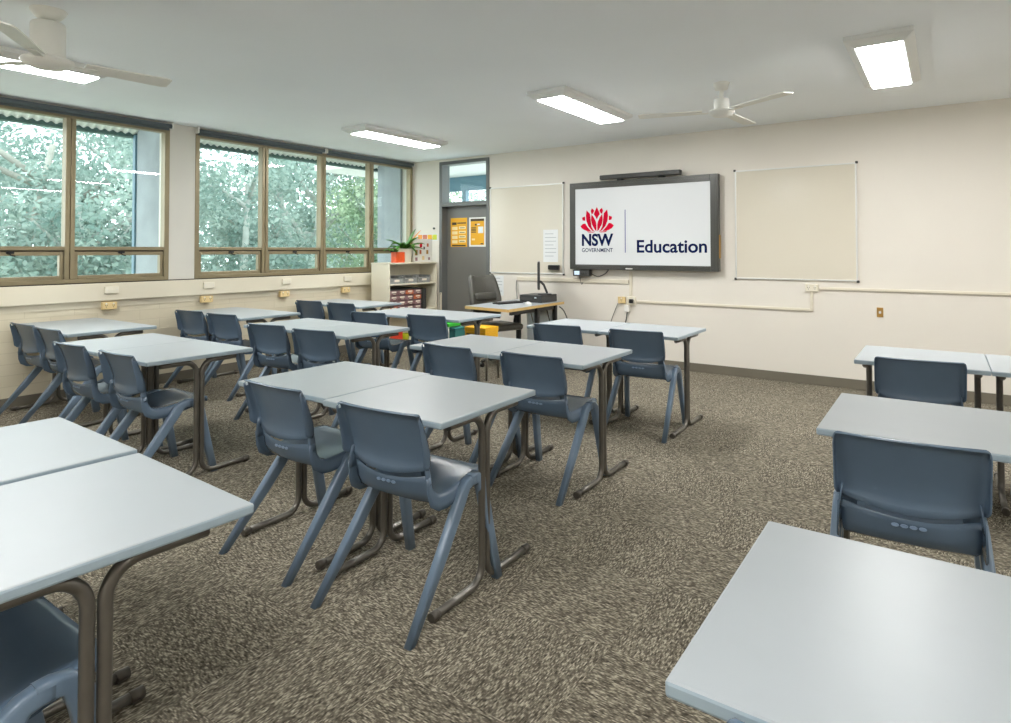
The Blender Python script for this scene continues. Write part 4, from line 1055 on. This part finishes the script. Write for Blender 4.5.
# beyond the right window
tree('gum_tree', 'dense hazy tree in the left pane of the right window', -15.0, 9.3, 9.0, 0.16, 2.5, 11000, M['leaf_a'], M['bark'], 31, (0.2, 0.3), 0.2)
tree('gum_tree', 'pale-trunked tree with a long diagonal branch in the middle of the right window', -16.0, 12.6, 11.0, 0.3, 2.9, 3600, M['leaf_a'], M['bark'], 44, (0.1, 0.25), 0.55,
     extra=[(((0.05, 0.0, 3.1), (0.1, -0.8, 4.1), (0.2, -1.35, 5.6), (0.1, -1.6, 7.2)), (0.17, 0.13, 0.09, 0.05)), (((0.05, 0.0, 4.6), (0.2, -0.8, 5.2), (0.3, -1.9, 6.4)), (0.1, 0.07, 0.03))])
tree('gum_tree', 'yellow-green tree in the third pane of the right window', -14.5, 13.0, 8.4, 0.18, 2.3, 9000, M['leaf_b'], M['bark'], 52, (0.3, 0.7), 0.25)
tree('gum_tree', 'hazy tree behind the fin in the last pane of the right window', -16.0, 16.2, 9.0, 0.2, 2.8, 8000, M['leaf_b'], M['bark_dark'], 63, (0, 0), 0.25)
tree('gum_tree', 'distant hazy tree behind the pale-trunked one', -22.0, 14.0, 9.0, 0.25, 3.6, 9000, M['leaf_a'], M['bark_dark'], 71, (0, 0), 0.15, 0.22)
tree('gum_tree', 'distant hazy tree low behind the left window', -22.0, 8.2, 8.0, 0.25, 3.4, 9000, M['leaf_a'], M['bark_dark'], 77, (0, 0), 0.15, 0.22)
tree('gum_tree', 'distant hazy tree at the left edge of the left window', -22.5, 3.6, 8.6, 0.25, 3.4, 8000, M['leaf_a'], M['bark_dark'], 85, (0, 0), 0.15, 0.22)

tree('gum_tree', 'distant hazy tree low behind the third pane of the right window', -22.5, 19.2, 8.0, 0.25, 3.4, 9000, M['leaf_b'], M['bark_dark'], 91, (0, 0), 0.15, 0.2)
tree('gum_tree', 'distant hazy tree beyond the fin at the right end of the right window', -22.0, 25.0, 8.4, 0.25, 3.4, 8000, M['leaf_a'], M['bark_dark'], 97, (0, 0), 0.15, 0.2)

# ------------------------------------------------------------------ sky, camera, view
wd = bpy.data.worlds.new('overcast_sky'); scn.world = wd; wd.use_nodes = True
bg = wd.node_tree.nodes['Background']; bg.inputs['Color'].default_value = (0.90, 0.97, 1.0, 1); bg.inputs['Strength'].default_value = 3.4

yaw, pitch, roll = -6.05953765e-01, 2.16338337e-02, -1.13982942e-03
fpx, cx, cy = 627.0756, 509.4555, 236.8185
fw_ = Vector((math.sin(yaw) * math.cos(pitch), math.cos(yaw) * math.cos(pitch), math.sin(pitch)))
rt = Vector((math.cos(yaw), -math.sin(yaw), 0)); up_ = rt.cross(fw_)
rt2 = rt * math.cos(roll) + up_ * math.sin(roll); up2 = -rt * math.sin(roll) + up_ * math.cos(roll)
cam = bpy.data.cameras.new('camera'); co = bpy.data.objects.new('camera', cam); COL.objects.link(co)
m3 = Matrix((rt2, up2, -fw_)).transposed()
co.matrix_world = Matrix.Translation((0, 0, 1.42)) @ m3.to_4x4()
cam.sensor_fit = 'HORIZONTAL'; cam.sensor_width = 36; cam.lens = fpx * 36 / 1011
cam.shift_x = (505.5 - cx) / 1011; cam.shift_y = (cy - 361.5) / 1011
cam.clip_start = 0.02; cam.clip_end = 300
scn.camera = co
scn.view_settings.view_transform = 'Standard'; scn.view_settings.look = 'None'
scn.view_settings.gamma = 1; scn.view_settings.use_curve_mapping = False
scn.view_settings.exposure = 0.22
scn.cycles.diffuse_bounces = 8
